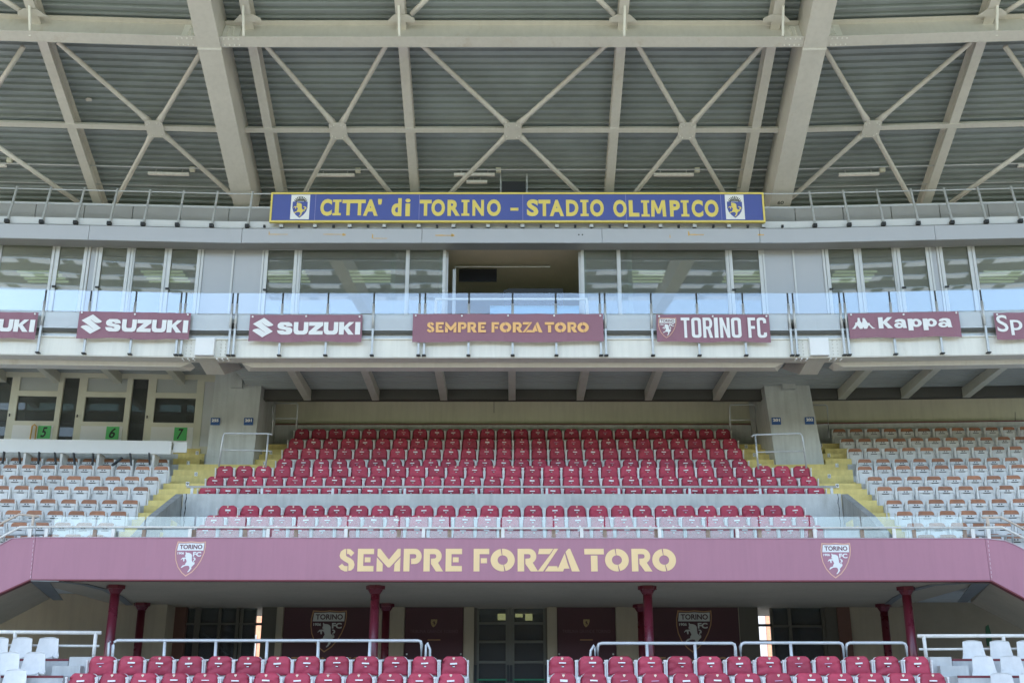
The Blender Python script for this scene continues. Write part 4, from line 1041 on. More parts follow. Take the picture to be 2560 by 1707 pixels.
# long white desk front and its legs
YL = 29.75
x0, x1, z0, z1 = XY(YL)(-300, 1099, 430, 1131)
dk = thing('press_desk', 'long white press desk in front of the numbered boxes', 'desk', ((x0+x1)/2, YL-.2, FLC[3]))
z0 = P(100, 1131, YL).z; z1 = P(100, 1098, YL).z
B(-14.5, P(428, 1115, YL).x, YL, YL+.04, z0, z1).build('desk_front', WHPAN, dk); B(-14.5, P(428, 1115, YL).x, YL+.04, YL+.75, z1-.06, z1-.02).build('desk_top', WHPAN, dk)
for px in (-30, 63, 155, 247, 385): 
    x = P(px, 1140, YL+.1).x; B(x-.03, x+.03, YL+.06, YL+.5, FLC[3], z0+.02).build('leg', WHR, dk)
x0, x1, z0_, z1_ = XY(YL-.02)(430, 1102, 464, 1128); tag(B(x0, x1, YL+.1, YL+.14, z0_, z1_).build('white_box_end', WHPAN), 'small white end panel at the right end of the press desk', 'panel')
for k, (px, py) in enumerate(((9, 1140), (53, 1141), (98, 1141), (142, 1142), (189, 1143), (233, 1144), (282, 1145), (330, 1144), (376, 1143))):
    q = P(px, py, YL-.25)
    o = thing('folding_tablet', 'black folded writing tablet on the front press seats, %s from the left' % ordn(k+1), 'tablet', (q.x, q.y-off(q.x), q.z-.1), 'black folded writing tablets')
    tl = random.uniform(-.25, .25); big = k == 6
    MB().bar((q.x, q.y, q.z-.20), (q.x+tl*.3+(.2 if big else 0), q.y, q.z+(.02 if big else .12)), .09 if not big else .12, .03).build('board', BLACK, o)
    MB().bar((q.x, q.y+.02, q.z-.22), (q.x, q.y+.02, q.z-.35), .02, .02).build('arm', GALV, o)

# ================================================================== STAIR RAILINGS
def framerail(label, pts, mids, Y0, Y1, posts, r=.024, m_=GALV, nm='stair_railing', cat='railing', warp=True):
    """pts: px polyline of the outer tube at depth Y0, mids: px segments"""
    q = [P(px, py, Y0) for px, py in pts]
    c = q[0]; o = thing(nm, label, cat, (c.x, Y0-off(c.x), min(p.z for p in q)), 'steel railings')
    MB().tube(q, r, 8).build('frame_tube', m_, o, smooth=True)
    for a, b in mids: MB().tube([P(*a, Y0), P(*b, Y0)], r*.8, 8).build('middle_rail', m_, o, smooth=True)
    for a, b in posts: MB().tube([P(*a, Y0), P(*b, Y0)], r, 8).build('post', m_, o, smooth=True)
    return o
Ya = EC[4]+.1
framerail('steel railing in front of the left column beside the seats', [(547, 1165), (558, 1090), (561, 1083), (670, 1084), (681, 1086)], [((552, 1124), (676, 1127))], Ya, 0, [((671, 1084), (664, 1168))])
framerail('steel railing in front of the right column beside the seats', [(1879, 1091), (1886, 1087), (2000, 1083), (2006, 1090), (2016, 1170)], [((1893, 1130), (2010, 1127))], Ya, 0, [((1888, 1087), (1896, 1172))])
Yc = EC[1]+.0
framerail('upper steel railing at the top left corner of the maroon seats', [(681, 1088), (682, 1012), (685, 1007), (742, 1008), (744, 1012), (741, 1072)], [((682, 1046), (742, 1046))], Yc, 0, [])
framerail('upper steel railing at the top right corner of the maroon seats', [(1826, 1072), (1824, 1018), (1826, 1012), (1884, 1011), (1887, 1015), (1892, 1088)], [((1826, 1050), (1890, 1049))], Yc, 0, [])
framerail('short steel railing behind the right column, before the brown backed seats', [(2032, 1012), (2064, 1012), (2068, 1015), (2073, 1094)], [((2036, 1061), (2070, 1061))], Yc, 0, [])
# rail on the parapet
pr_ = thing('parapet_rail', 'low steel rail on top of the concrete parapet', 'railing', (0, YP+.05, zp))
zr_ = P(1280, 1217, YP+.05).z
MB().tube([(P(467, 1214, YP+.05).x, YP+.05, zr_), (P(2090, 1218, YP+.05).x, YP+.05, zr_)], .028, 8).build('hand_rail', GALV, pr_, smooth=True)
for px in (480, 655, 832, 1012, 1190, 1367, 1547, 1724, 1900, 2079):
    x = P(px, 1225, YP+.05).x; B(x-.03, x+.03, YP+.035, YP+.065, zp-.01, zr_-.02).build('post', GALV, pr_)

# ================================================================== BAND OVER THE LOWER CONCOURSE
bd = thing('banner_fascia', 'mauve fascia band reading SEMPRE FORZA TORO between two bull crests', 'fascia', (0, YB, P(1280, 1450, YB, False).z))
def pb(px, py): q = P(px, py, YB, False); return (q.x, q.z)
topp = [(-220, 1465), (0, 1362), (30, 1346), (60, 1343), (90, 1343), (1280, 1345), (2462, 1346), (2512, 1352), (2535, 1361), (2560, 1374), (2800, 1495)]
botp = [(2800, 1630), (2560, 1497), (2479, 1452), (1280, 1453), (74, 1450), (0, 1484), (-220, 1585)]
def slab(top_, bot_, y0, y1, m_, nm):
    m = MB(); pts = [pb(*p) for p in top_]+[pb(*p) for p in bot_]
    m.plate([pts[::-1]], lambda u_, v_, d: (u_, y0+d, v_), y1-y0); return m.build(nm, m_, bd, warp=False)
cuts = [0, 5]
slab([(90, 1343), (1280, 1345), (2462, 1346)], [(2476, 1450), (1280, 1450.5), (78, 1447.5)], YB, YB+.14, BAND, 'front_panel')
slab([(-220, 1465), (0, 1362), (30, 1346), (60, 1343), (89, 1343)], [(77, 1447.5), (0, 1481), (-220, 1582)], YB+.003, YB+.14, BAND, 'left_wing_panel')
slab([(2463, 1346), (2512, 1352), (2535, 1361), (2560, 1374), (2800, 1495)], [(2800, 1627), (2560, 1494), (2477, 1450)], YB+.003, YB+.14, BAND, 'right_wing_panel')
def edge(pts, dz, nm, m_):
    m = MB(); 
    for a_, b_ in zip(pts[:-1], pts[1:]):
        A_, B_ = pb(*a_), pb(*b_); m.bar((A_[0], YB+.06, A_[1]), (B_[0], YB+.06, B_[1]), .16, dz)
    return m.build(nm, m_, bd, warp=False)
edge([(-220, 1584), (0, 1483), (75, 1449.3), (1280, 1452), (2478, 1451.5), (2560, 1495.5), (2800, 1628)], .028, 'bottom_trim', REDL)
edge([(-220, 1464), (0, 1361), (30, 1345), (90, 1342.2), (1280, 1344.2), (2462, 1345.2), (2512, 1351), (2535, 1360), (2560, 1373), (2800, 1494)], .014, 'top_trim', mat('pale_mauve_trim', (.55, .42, .48), .6))
m = MB()
for px, s_ in ((84, -1), (2470, 1)):
    for k in range(9):
        a_ = pb(px-s_*0+(s_*k*.9 if s_ < 0 else k*1.1), 1352+k*11); m.box(a_[0]-.006, a_[0]+.006, YB-.004, YB-.0005, a_[1]-.035, a_[1]+.02)
m.build('stitch_marks', mat('pale_stitch', (.62, .45, .52), .6), bd, warp=False)
zA, zB = pb(1280, 1427.5)[1], pb(1280, 1371)[1]
for w0, w1 in ((0, 6), (6, 11), (11, 15)):
    m = MB(); stencil_words(m, [(c, pb(p0, 1400)[0], pb(p1, 1400)[0]) for c, p0, p1 in WORDS[w0:w1]], zA, zB, YB-.006)
    m.build('lettering', GOLD, bd, warp=False)
for px0, px1, y0, y1 in ((436.5, 511.5, 1352, 1440.5), (2053, 2129, 1356, 1445)):
    a_ = pb(px0, (y0+y1)/2); b_ = pb(px1, (y0+y1)/2); c_ = pb((px0+px1)/2, y0); d_ = pb((px0+px1)/2, y1)
    crest(bd, a_[0], b_[0], d_[1], c_[1], YB-.006, mat('peach_outline', (.75, .45, .33), .6), WHP, INKM)
zbt = P(1280, 1344, YB, False).z; zbb = P(1280, 1453, YB, False).z
# kerb behind the band and soffit slab
xL, xR = P(74, 1450, YB, False).x, P(2479, 1452, YB, False).x
so = thing('concourse_ceiling', 'beige plaster ceiling over the lower concourse', 'ceiling', (0, YB, zbb))
ZCE = zbb+.02
YWL = PZ(1280, 1517, ZCE).y
B(xL, xR, YB+.16, YWL+2.6, ZCE, ZCE+.2).build('ceiling_slab', BEIGE, so, warp=False)
def slope(s):
    px = (lambda p: p if s < 0 else None)
    if s < 0: f = [(74, 1451), (-220, 1583)]; bk = [(124, 1496), (-260, 1696)]
    else: f = [(2479, 1453), (2800, 1629)]; bk = [(2428, 1506), (2800, 1700)]
    a = P(*f[0], YB+.15, False); b = P(*f[1], YB+.15, False)
    YK = PZ(*bk[0], ZCE).y; c = P(*bk[0], YK, False); d = P(*bk[1], YK, False)
    m = MB(); up = Vector((0, 0, .2)); m.hexa([a, b, d, c, a+up, b+up, d+up, c+up]); m.build('sloping_soffit', BEIGE, so, warp=False)
    # grey joint strip
    q0 = P(*( (78, 1452) if s < 0 else (2474, 1455)), YB+.16, False); q1 = P(*((133, 1497) if s < 0 else (2418, 1502)), YK-.02, False)
    w1 = Vector((s*-.34, 0, 0)); dn = Vector((0, 0, -.012))
    MB().hexa([q0+dn*2, q0+w1*1.1+dn*2, q1+w1*.7+dn*2, q1+dn*2, q0+dn, q0+w1*1.1+dn, q1+w1*.7+dn, q1+dn]).build('joint_strip', BEAMG, so, warp=False)
    return YK
YKL = slope(-1); YKR = slope(1)
# shallow curved beam under the ceiling at both ends
for s in (-1, 1):
    if s < 0: pts = [(80, 1452), (150, 1453), (210, 1460), (265, 1474), (300, 1492), (340, 1525)]
    else: pts = [(2474, 1455), (2400, 1457), (2330, 1462), (2275, 1476), (2240, 1494), (2205, 1520)]
    m = MB(); q = [PZ(px, py, ZCE-.012) for px, py in pts]
    for a_, b_ in zip(q[:-1], q[1:]):
        m.bar(a_, b_, .17, .02)
    m.build('haunch_strip', BEAMG, so, warp=False)

# ------------------------------------------------------------------ lower concourse
ZF = 1.62
tag(B(-16, 16, 20.7, YWL+3.0, ZF-.3, ZF).build('concourse_floor', CONC, warp=False), kind='structure')
lw = thing('concourse_wall', 'beige rear wall of the lower concourse with glazed openings and maroon posters', 'wall', (0, YWL, ZF))
def wxl(px): return P(px, 1580, YWL, False).x
def wseg(px0, px1, m_=BEIGE, nm='wall_panel', dy=0.0, z1=None): 
    return B(wxl(px0), wxl(px1), YWL-dy, YWL+.2, ZF, z1 or ZCE-.002).build(nm, m_, lw, warp=False)
wseg(330, 428); wseg(428, 462, BRICKP, 'painted_pier', .05); wseg(652, 690, FRD, 'dark_pier', .0); wseg(690, 706, BEIGE, 'pilaster', .06)
wseg(706, 970, BEIGE); wseg(970, 1010, BEIGE, 'pilaster', .08); wseg(1010, 1160); wseg(1160, 1185, BEIGE, 'pilaster', .08)
wseg(1368, 1392, BEIGE, 'pilaster', .08); wseg(1392, 1540); wseg(1540, 1597, BEIGE, 'pilaster', .08); wseg(1597, 1850); wseg(1850, 1898, FRD, 'dark_pier'); wseg(2066, 2096, FRD, 'dark_pier'); wseg(2096, 2128, BRICKP, 'painted_pier', .05); wseg(2128, 2290)
# side walls
xs = P(124, 1500, YKL, False).x
YSW = PZ(355, 1506, ZCE).y+.40
xsw = P(412, 1580, YSW, False).x
B(-16, xsw, YSW, YSW+.15, ZF-.8, ZCE+.5).build('left_side_wall', BEIGE, lw, warp=False)
B(xsw-.15, xsw, YSW+.15, YWL+.2, ZF-.8, ZCE+.5).build('return_wall', BEIGE, lw, warp=False)
B(-16, xsw, YWL, YWL+.2, ZF, ZCE+.3).build('wall_panel', BEIGE, lw, warp=False)
B(wxl(2280), 16, YWL+1.5, YWL+1.6, ZF-.8, ZCE+.5).build('right_side_wall', mat('dark_brown_plaster', (.30, .265, .215), .9), lw, warp=False)  # darker brown than the beige walls
# glazed openings
def glazed(px0, px1, bars, trans, nm='glazed_screen'):
    x0, x1 = wxl(px0), wxl(px1)
    m = MB()
    for b_ in bars: x = wxl(b_); m.box(x-.035, x+.035, YWL+.03, YWL+.10, ZF, ZCE-.01)
    for t_ in trans: z = P(1280, t_, YWL, False).z; m.box(x0, x1, YWL+.035, YWL+.095, z-.025, z+.025)
    o = m.build(nm, FRD, lw, warp=False)
    B(x0, x1, YWL+.12, YWL+.13, ZF, ZCE-.01).build('pane', GDRK, o, warp=False)
    return o
glazed(462, 637, (486, 493, 545, 590, 600), (1558,)); 
m = MB()
for t_ in (1558.5, 1603.5): z = P(1280, t_, YWL, False).z; m.box(wxl(635), wxl(654), YWL+.03, YWL+.10, z-.03, z+.03)
for t_ in (1561.5, 1602): z = P(1280, t_, YWL, False).z; m.box(wxl(1897), wxl(1932), YWL+.03, YWL+.10, z-.03, z+.03)
m.build('gap_bars', BLACK, lw, warp=False)
glazed(1930, 2066, (1932, 1978, 2062), (1564,))
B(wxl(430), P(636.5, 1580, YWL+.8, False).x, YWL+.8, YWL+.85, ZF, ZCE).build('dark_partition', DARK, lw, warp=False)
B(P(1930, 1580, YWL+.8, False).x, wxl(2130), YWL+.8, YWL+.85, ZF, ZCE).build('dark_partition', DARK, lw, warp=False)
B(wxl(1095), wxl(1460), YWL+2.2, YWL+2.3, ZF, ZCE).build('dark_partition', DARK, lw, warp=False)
# bracing rod seen through the left glazing
MB().tube([P(508, 1582, YWL+.5, False), P(592, 1652, YWL+.5, False)], .03, 6).build('diagonal_rod', GALV, lw, warp=False)
# double door
dr = thing('entrance_door', 'dark glazed double entrance door at the centre of the lower concourse', 'door', (wxl(1276), YWL, ZF))
for a, b, sd in ((1192, 1270, 1), (1280, 1364, -1)):
    x0, x1 = wxl(a), wxl(b); m = MB(); f_ = .06
    m.box(x0, x0+f_, YWL+.0, YWL+.06, ZF, ZCE-.03); m.box(x1-f_, x1, YWL, YWL+.06, ZF, ZCE-.03)
    for t_ in (1557, 1603, 1654): z = P(1280, t_, YWL, False).z; m.box(x0+f_, x1-f_, YWL+.002, YWL+.055, z-.03, z+.03)
    o = m.build('door_leaf', mat('dull_aluminium', (.14, .135, .115), .45, .2), dr, warp=False)
    B(x0+f_, x1-f_, YWL+.03, YWL+.04, ZF, ZCE-.03).build('pane', GDRK, o, warp=False)
    z = P(1280, 1698, YWL, False).z; B(x0+.02, x1-.02, YWL-.06, YWL-.02, z-.02, z+.02).build('push_bar', EGRN, o, warp=False)
    for xx in (x0-.02, x1+.0): B(xx-.03, xx+.03, YWL-.07, YWL-.01, z-.05, z+.35).build('bar_bracket', BLACK, o, warp=False)
B(wxl(1270.5), wxl(1279.5), YWL+.0, YWL+.07, ZF, ZCE-.02).build('centre_post', mat('dull_aluminium', (0, 0, 0)), dr, warp=False)
for a, b in ((1185, 1192), (1364, 1368)): B(wxl(a), wxl(b), YWL-.0, YWL+.1, ZF, ZCE-.02).build('jamb', FRD, dr, warp=False)
WARM = emit('warm_window_light', (.75, .66, .30), .55)
for a, b, y0, y1 in ((1244, 1264, 1530, 1549), (1288, 1307, 1527, 1542), (1313, 1331, 1524, 1550)):
    x0, x1, z0, z1 = XY(YWL+1.9, False)(a, y0, b, y1)
    tag(B(x0, x1, YWL+1.9, YWL+1.92, z0, z1).build('lit_inner_window', WARM, warp=False), 'small warm lit inner window behind the entrance door, %s' % {1244: 'left one', 1288: 'middle one', 1313: 'right one'}[a], 'window', 'lit windows behind the entrance door')
# posters
def poster(px0, px1, kind, lab):
    x0, x1 = wxl(px0), wxl(px1); y = YWL-.02
    o = thing('wall_poster', lab, 'poster', ((x0+x1)/2, y, ZF+.1), 'dark maroon wall posters')
    B(x0, x1, y, YWL-.002, ZF+.05, ZCE-.004).build('sheet', POST, o, warp=False)
    if kind == 'big':
        cx = 820 if px0 < 1280 else 1736
        a, b, z0, z1 = XY(y, False)(cx-45, 1524, cx+45, 1630)
        if True:
            crest(o, a, b, z0, z1, y-.003, GOLDD, mat('dim_white_print', (.58, .58, .55), .6), POST)
        m = MB(); a, b, z0, z1 = XY(y, False)(cx-92, 1641, cx+80, 1662); put_text(m, 'TORINO FC', a, b, z0, z1, y-.004, .03); m.build('lettering', GOLDD, o, warp=False)
    else:
        cx = (px0+px1)/2.0
        a, b, z0, z1 = XY(y, False)(cx-8, 1547, cx+8, 1567); m = MB()
        put_shape(m, [SHO], a, b, z0, z1, y-.003); m.build('small_shield', mat('dull_gold_print', (.40, .28, .12), .6), o, warp=False)
        m = MB(); put_shape(m, [norm(BULL)], a+.25*(b-a), a+.75*(b-a), z0+.2*(z1-z0), z0+.8*(z1-z0), y-.005); m.build('small_bull', POST, o, warp=False)
        m = MB(); a, b, z0, z1 = XY(y, False)(cx-60, 1573, cx+60, 1581); put_text(m, 'TRIBUNA GRANDE TORINO', a, b, z0, z1, y-.003, 0)
        m.build('lettering', mat('faint_mauve_print', (.17, .09, .10), .6), o, warp=False)
        m = MB(); a, b, z0, z1 = XY(y, False)(cx-16, 1597, cx+16, 1600); m.box(a, b, y-.004, y-.001, z0, z1); m.build('text_line', GOLDD, o, warp=False)
        for q_ in (px0+5, px1-6):
            p = P(q_, 1634, y, False); MB().tube([(p.x, y-.02, p.z), (p.x, y-.001, p.z)], .022, 8).build('fixing_cap', WHR, o, warp=False)
poster(708, 924, 'big', 'dark maroon poster with large bull crest left of the entrance')
poster(1012, 1158, 'small', 'dark maroon poster with small gold shield just left of the entrance door')
poster(1393, 1539, 'small', 'dark maroon poster with small gold shield just right of the entrance door')
poster(1599, 1848, 'big', 'dark maroon poster with large bull crest right of the entrance')
# far buildings glimpsed through the gaps
bb = thing('brick_house', 'sunlit brick building glimpsed through the left gap behind the concourse', 'building', (-13.7, 62, 0))
mm = MB()
B(-14.9, -12.4, 62, 66, -0.002, 12).build('wall', BRCK, bb, warp=False)
for z in (1.9, 4.6): B(-13.85, -13.7, 61.95, 61.999, z, z+1.3).build('window', ALU, bb, warp=False)
b2 = thing('brick_house', 'sunlit brick pier and grey wall glimpsed through the right gap behind the concourse', 'building', (14, 62, 0))
B(13.72, 15.5, 62, 66, -0.002, 12).build('wall', BRCK, b2, warp=False)
for z in range(8): B(12.6, 13.7, 62.2, 62.3, z*1.2+.012, (z+1)*1.2).build('grey_wall_panel', ALU, b2, warp=False)
# pillars
def pillar(px, py, back, lab):
    q = PZ(px, py, ZCE)
    o = thing('pillar', lab, 'pillar', (q.x, q.y, ZF), 'maroon steel pillars of the lower concourse')
    MB().tube([(q.x, q.y, ZF), (q.x, q.y, ZCE-.16)], .098 if not back else .096, 18).build('shaft', MARP, o, warp=False, smooth=True)
    MB().tube([(q.x, q.y, ZCE-.18), (q.x, q.y, ZCE-.08)], [.105, .165], 8).build('capital', MARP, o, warp=False)
    MB().tube([(q.x, q.y, ZCE-.08), (q.x, q.y, ZCE-.004)], .20, 6).build('capital_plate', MARP, o, warp=False)
for px, py, bk, lab in ((290, 1462, 0, 'glossy maroon front pillar at the far left'), (939, 1463, 0, 'glossy maroon front pillar left of the entrance'), (1618, 1464, 0, 'glossy maroon front pillar right of the entrance'), (2264, 1466, 0, 'glossy maroon front pillar at the far right'),
                        (356, 1506, 1, 'maroon rear pillar behind the far left front pillar'), (966, 1508, 1, 'maroon rear pillar half hidden left of the entrance'), (1602, 1510, 1, 'maroon rear pillar half hidden right of the entrance'), (2208, 1509, 1, 'maroon rear pillar left of the far right front pillar')):
    pillar(px, py, bk, lab)
# small wall things
q = P(354, 1618, YWL-.1, False)
tag(B(q.x-.16, q.x+.16, YWL-.14, YWL-.002, q.z-.12, q.z+.12).build('wall_socket_box', mat('dull_box', (.25, .22, .18), .6), warp=False), 'small box with dark blue lid on the beige wall behind the left rear pillar', 'box')
q = P(2470, 1578, YWL+1.3, False); m = MB(); m.plate([[(0, 0), (.8, 0), (1, .5), (.7, 1), (.2, .9), (0, .5)]], lambda u_, v_, d: (q.x+u_*.16, YWL+1.49-d, q.z-.35+v_*.55), .004)
tag(m.build('green_figure_poster', mat('dark_green_print', (.02, .10, .05), .6), warp=False), 'dark green figure poster on the dark brown wall at the far right', 'poster')

# ------------------------------------------------------------------ lower glass balustrade on the band
YGL = YB+.10
gb = thing('glass_parapet', 'low clear glass parapet with white pipe rail on top of the mauve band', 'balustrade', (0, YGL, zbt))
zg_ = P(1280, 1290, YGL, False).z
bxp = [130, 237, 360, 485, 613, 740, 868, 997, 1124, 1253, 1384, 1512, 1641, 1770, 1899, 2026, 2155, 2285, 2412]
gx = [P(p, 1315, YGL, False).x for p in bxp]
for a, b in zip(gx[:-1], gx[1:]): B(a+.016, b-.016, YGL+.05, YGL+.062, zbt+.03, zg_).build('glass_pane', GLOW, gb, warp=False)
zr1 = P(1280, 1319.5, YGL-.05, False).z
for x in gx[1:]: 
    B(x-.04, x+.04, YGL+.03, YGL+.045, zbt-.05, zr1-.02).build('pane_bracket', RUST, gb, warp=False)
def rail(pts, r, Y, m_, nm='pipe_rail', par_=None):
    MB().tube([P(px, py, Y, False) for px, py in pts], r, 8).build(nm, m_, par_ or gb, warp=False, smooth=True)
rail([(-60, 1376), (50, 1317), (90, 1316)], .026, YGL-.05, WHR); rail([(90, 1316), (1280, 1320), (2455, 1318)], .022, YGL-.05, WHR); rail([(2455, 1318), (2505, 1317), (2640, 1384)], .026, YGL-.05, WHR)
RUSTR = mat('rust_stained_rail', (.62, .52, .44), .6, var=.2, scale=8)
rail([(-60, 1341), (48, 1285), (97, 1290)], .024, YGL+.0, RUSTR, 'upper_rail'); rail([(2455, 1293), (2502, 1292), (2640, 1364)], .024, YGL, RUSTR, 'upper_rail')
rail([(84, 1290), (80, 1320)], .03, YGL, RUSTR, 'rail_stub'); rail([(2468, 1295), (2472, 1318)], .035, YGL, RUSTR, 'rail_stub')
for px in (75, 116, 283, 475, 670, 865, 1059, 1257, 1454, 1649, 1843, 2037, 2235, 2432, 2471):
    q = P(px, 1332, YGL-.05, False); B(q.x-.035, q.x+.035, YGL-.07, YGL-.03, zbt-.04, zr1-.015).build('post', WHR, gb, warp=False)
for s in (-1, 1):
    sr = thing('side_stair_rail', 'double grey guard rail of the side stair at the %s end of the mauve band' % ('left' if s < 0 else 'right'), 'railing', (s*10, YGL+.5, zbt-.3), 'guard rails of the side stairs')
    for py in (1305, 1339):
        pts = [(-120, py-3), (128, py-3)] if s < 0 else [(2413, py), (2700, py)]
        rail(pts, .022, YGL+.5, GALV, 'guard_rail', sr)
    for px in ((12, 88) if s < 0 else (2462, 2530)):
        rail([(px, 1301), (px-2*s*-1, 1362)], .022, YGL+.5, GALV, 'post', sr)

# ------------------------------------------------------------------ railings before the concourse
Yr = 20.75
def fr(label, pts, posts, m_=GALV, r=.028, Y=Yr, extra=()):
    q = [P(px, py, Y, False) for px, py in pts]
    o = thing('concourse_railing', label, 'railing', (q[0].x, Y, ZF), 'steel railings before the lower concourse')
    MB().tube(q, r, 8).build('top_rail', m_, o, warp=False, smooth=True)
    for px, y0, y1, px1 in posts: MB().tube([P(px, y0, Y, False), P(px1, y1, Y, False)], r, 8).build('post', m_, o, warp=False, smooth=True)
    for a_, b_ in extra: MB().tube([P(*a_, Y, False), P(*b_, Y, False)], r*.7, 6).build('lower_rail', m_, o, warp=False, smooth=True)
    return o
SR = mat('pale_grey_rail', (.58, .61, .64), .38, .25, var=.08, scale=6)
fr('long pale steel railing left of the entrance', [(278, 1680), (283, 1612), (286, 1604), (293, 1600), (1045, 1600.5), (1052, 1603), (1054, 1611), (1051, 1680)], [(412, 1602, 1680, 408), (540, 1602, 1680, 536), (668, 1602, 1680, 664), (796, 1602, 1680, 793), (925, 1602, 1680, 922)], SR, extra=[((290, 1649), (1050, 1650))])
fr('small end loop railing just left of the entrance', [(1063, 1680), (1065, 1612), (1068, 1606), (1075, 1622), (1074, 1680)], [], SR, .022)
fr('small end loop railing just right of the entrance', [(1473, 1680), (1477, 1625), (1485, 1612), (1488, 1620), (1488, 1680)], [], SR, .022)
fr('pale steel railing right of the entrance', [(1496, 1680), (1494, 1616), (1497, 1609), (1505, 1607), (1830, 1607), (1836, 1610), (1838, 1616), (1842, 1680)], [(1617, 1609, 1680, 1620), (1737, 1609, 1680, 1741)], SR, extra=[((1496, 1656), (1840, 1655))])
fr('middle steel railing before the right glazed screen', [(1856, 1680), (1851, 1616), (1854, 1609), (1861, 1606), (2098, 1606), (2105, 1609), (2108, 1616), (2115, 1700)], [(1976, 1608, 1680, 1982)], SR, extra=[((1858, 1655), (2110, 1654))])
fr('short steel railing before the far right front pillar', [(2121, 1680), (2115, 1616), (2118, 1609), (2125, 1606), (2256, 1606), (2263, 1609), (2266, 1616), (2272, 1680)], [], SR, extra=[((2120, 1655), (2268, 1653))])
fr('short pale post loop beside the far left front pillar', [(268, 1680), (272, 1606), (276, 1602)], [], SR, .022)
fr('white pipe railing above the white seats at the lower left', [(-120, 1578), (253, 1581)], [(38, 1580, 1600, 37), (240, 1580, 1660, 232)], WHR, .034, 21.0, extra=[((-120, 1611), (248, 1614))])
fr('white pipe railing above the white seats at the lower right', [(2294, 1589), (2720, 1588)], [(2309, 1589, 1660, 2318), (2508, 1588, 1612, 2510)], WHR, .034, 21.0, extra=[((2298, 1622), (2720, 1620))])

# ================================================================== SEATS
def rrect(x0, x1, z0, z1, r, taper=0.0, n=4):
    pts = [(x0-taper, z0), (x1+taper, z0)]+arc(x1-r, z1-r, r, r, 0, 90, n)+arc(x0+r, z1-r, r, r, 90, 180, n)
    return pts
def shell(mb, pts, y0, y1, bulge=0.0):
    """rounded slab standing across y, front face slightly pillowed"""
    cx = sum(p[0] for p in pts)/len(pts); cz = sum(p[1] for p in pts)/len(pts)
    b = len(mb.v); n = len(pts)
    mb.v += [(x, y1, z) for x, z in pts]; mb.v += [(x, y0+.012, z) for x, z in pts]
    mb.v += [(cx+(x-cx)*.90, y0, cz+(z-cz)*.88) for x, z in pts]; mb.v += [(cx+(x-cx)*.45, y0-bulge, cz+(z-cz)*.45) for x, z in pts]; mb.v.append((cx, y0-bulge*1.1, cz))
    for k in range(3):
        for j in range(n): mb.quadf((b+n*k+j, b+n*k+(j+1) % n, b+n*(k+1)+(j+1) % n, b+n*(k+1)+j)[::-1])
    c = b+4*n
    for j in range(n): mb.quadf((b+3*n+(j+1) % n, b+3*n+j, c)[::1])
    mb.quadf(tuple(b+j for j in range(n)))
LOWER = True
def nb(mb, name, m, root, smooth=False): 
    mb.v = [(v[0], v[1], max(-.02, v[2]-ZO)) for v in mb.v] if LOWER else mb.v
    return mb.build(name, m, root, warp=False, smooth=smooth)
DKS = mat('dark_slot', (.03, .03, .035), .6)
def arms(root, x, m=WH):
    for s in (-1, 1):
        xx = s*x
        mb = MB(); mb.bar((xx, -.045, .36), (xx, -.07, .76), .024, .03); mb.bar((xx, -.07, .76), (xx, .03, .68), .024, .022); mb.bar((xx, .03, .68), (xx, .10, .40), .020, .020); mb.bar((xx, -.03, .37), (xx, .11, .40), .02, .02)
        mb.box(xx-.018, xx+.018, -.09, -.05, .745, .775)
        nb(mb, 'armrest', m, root)
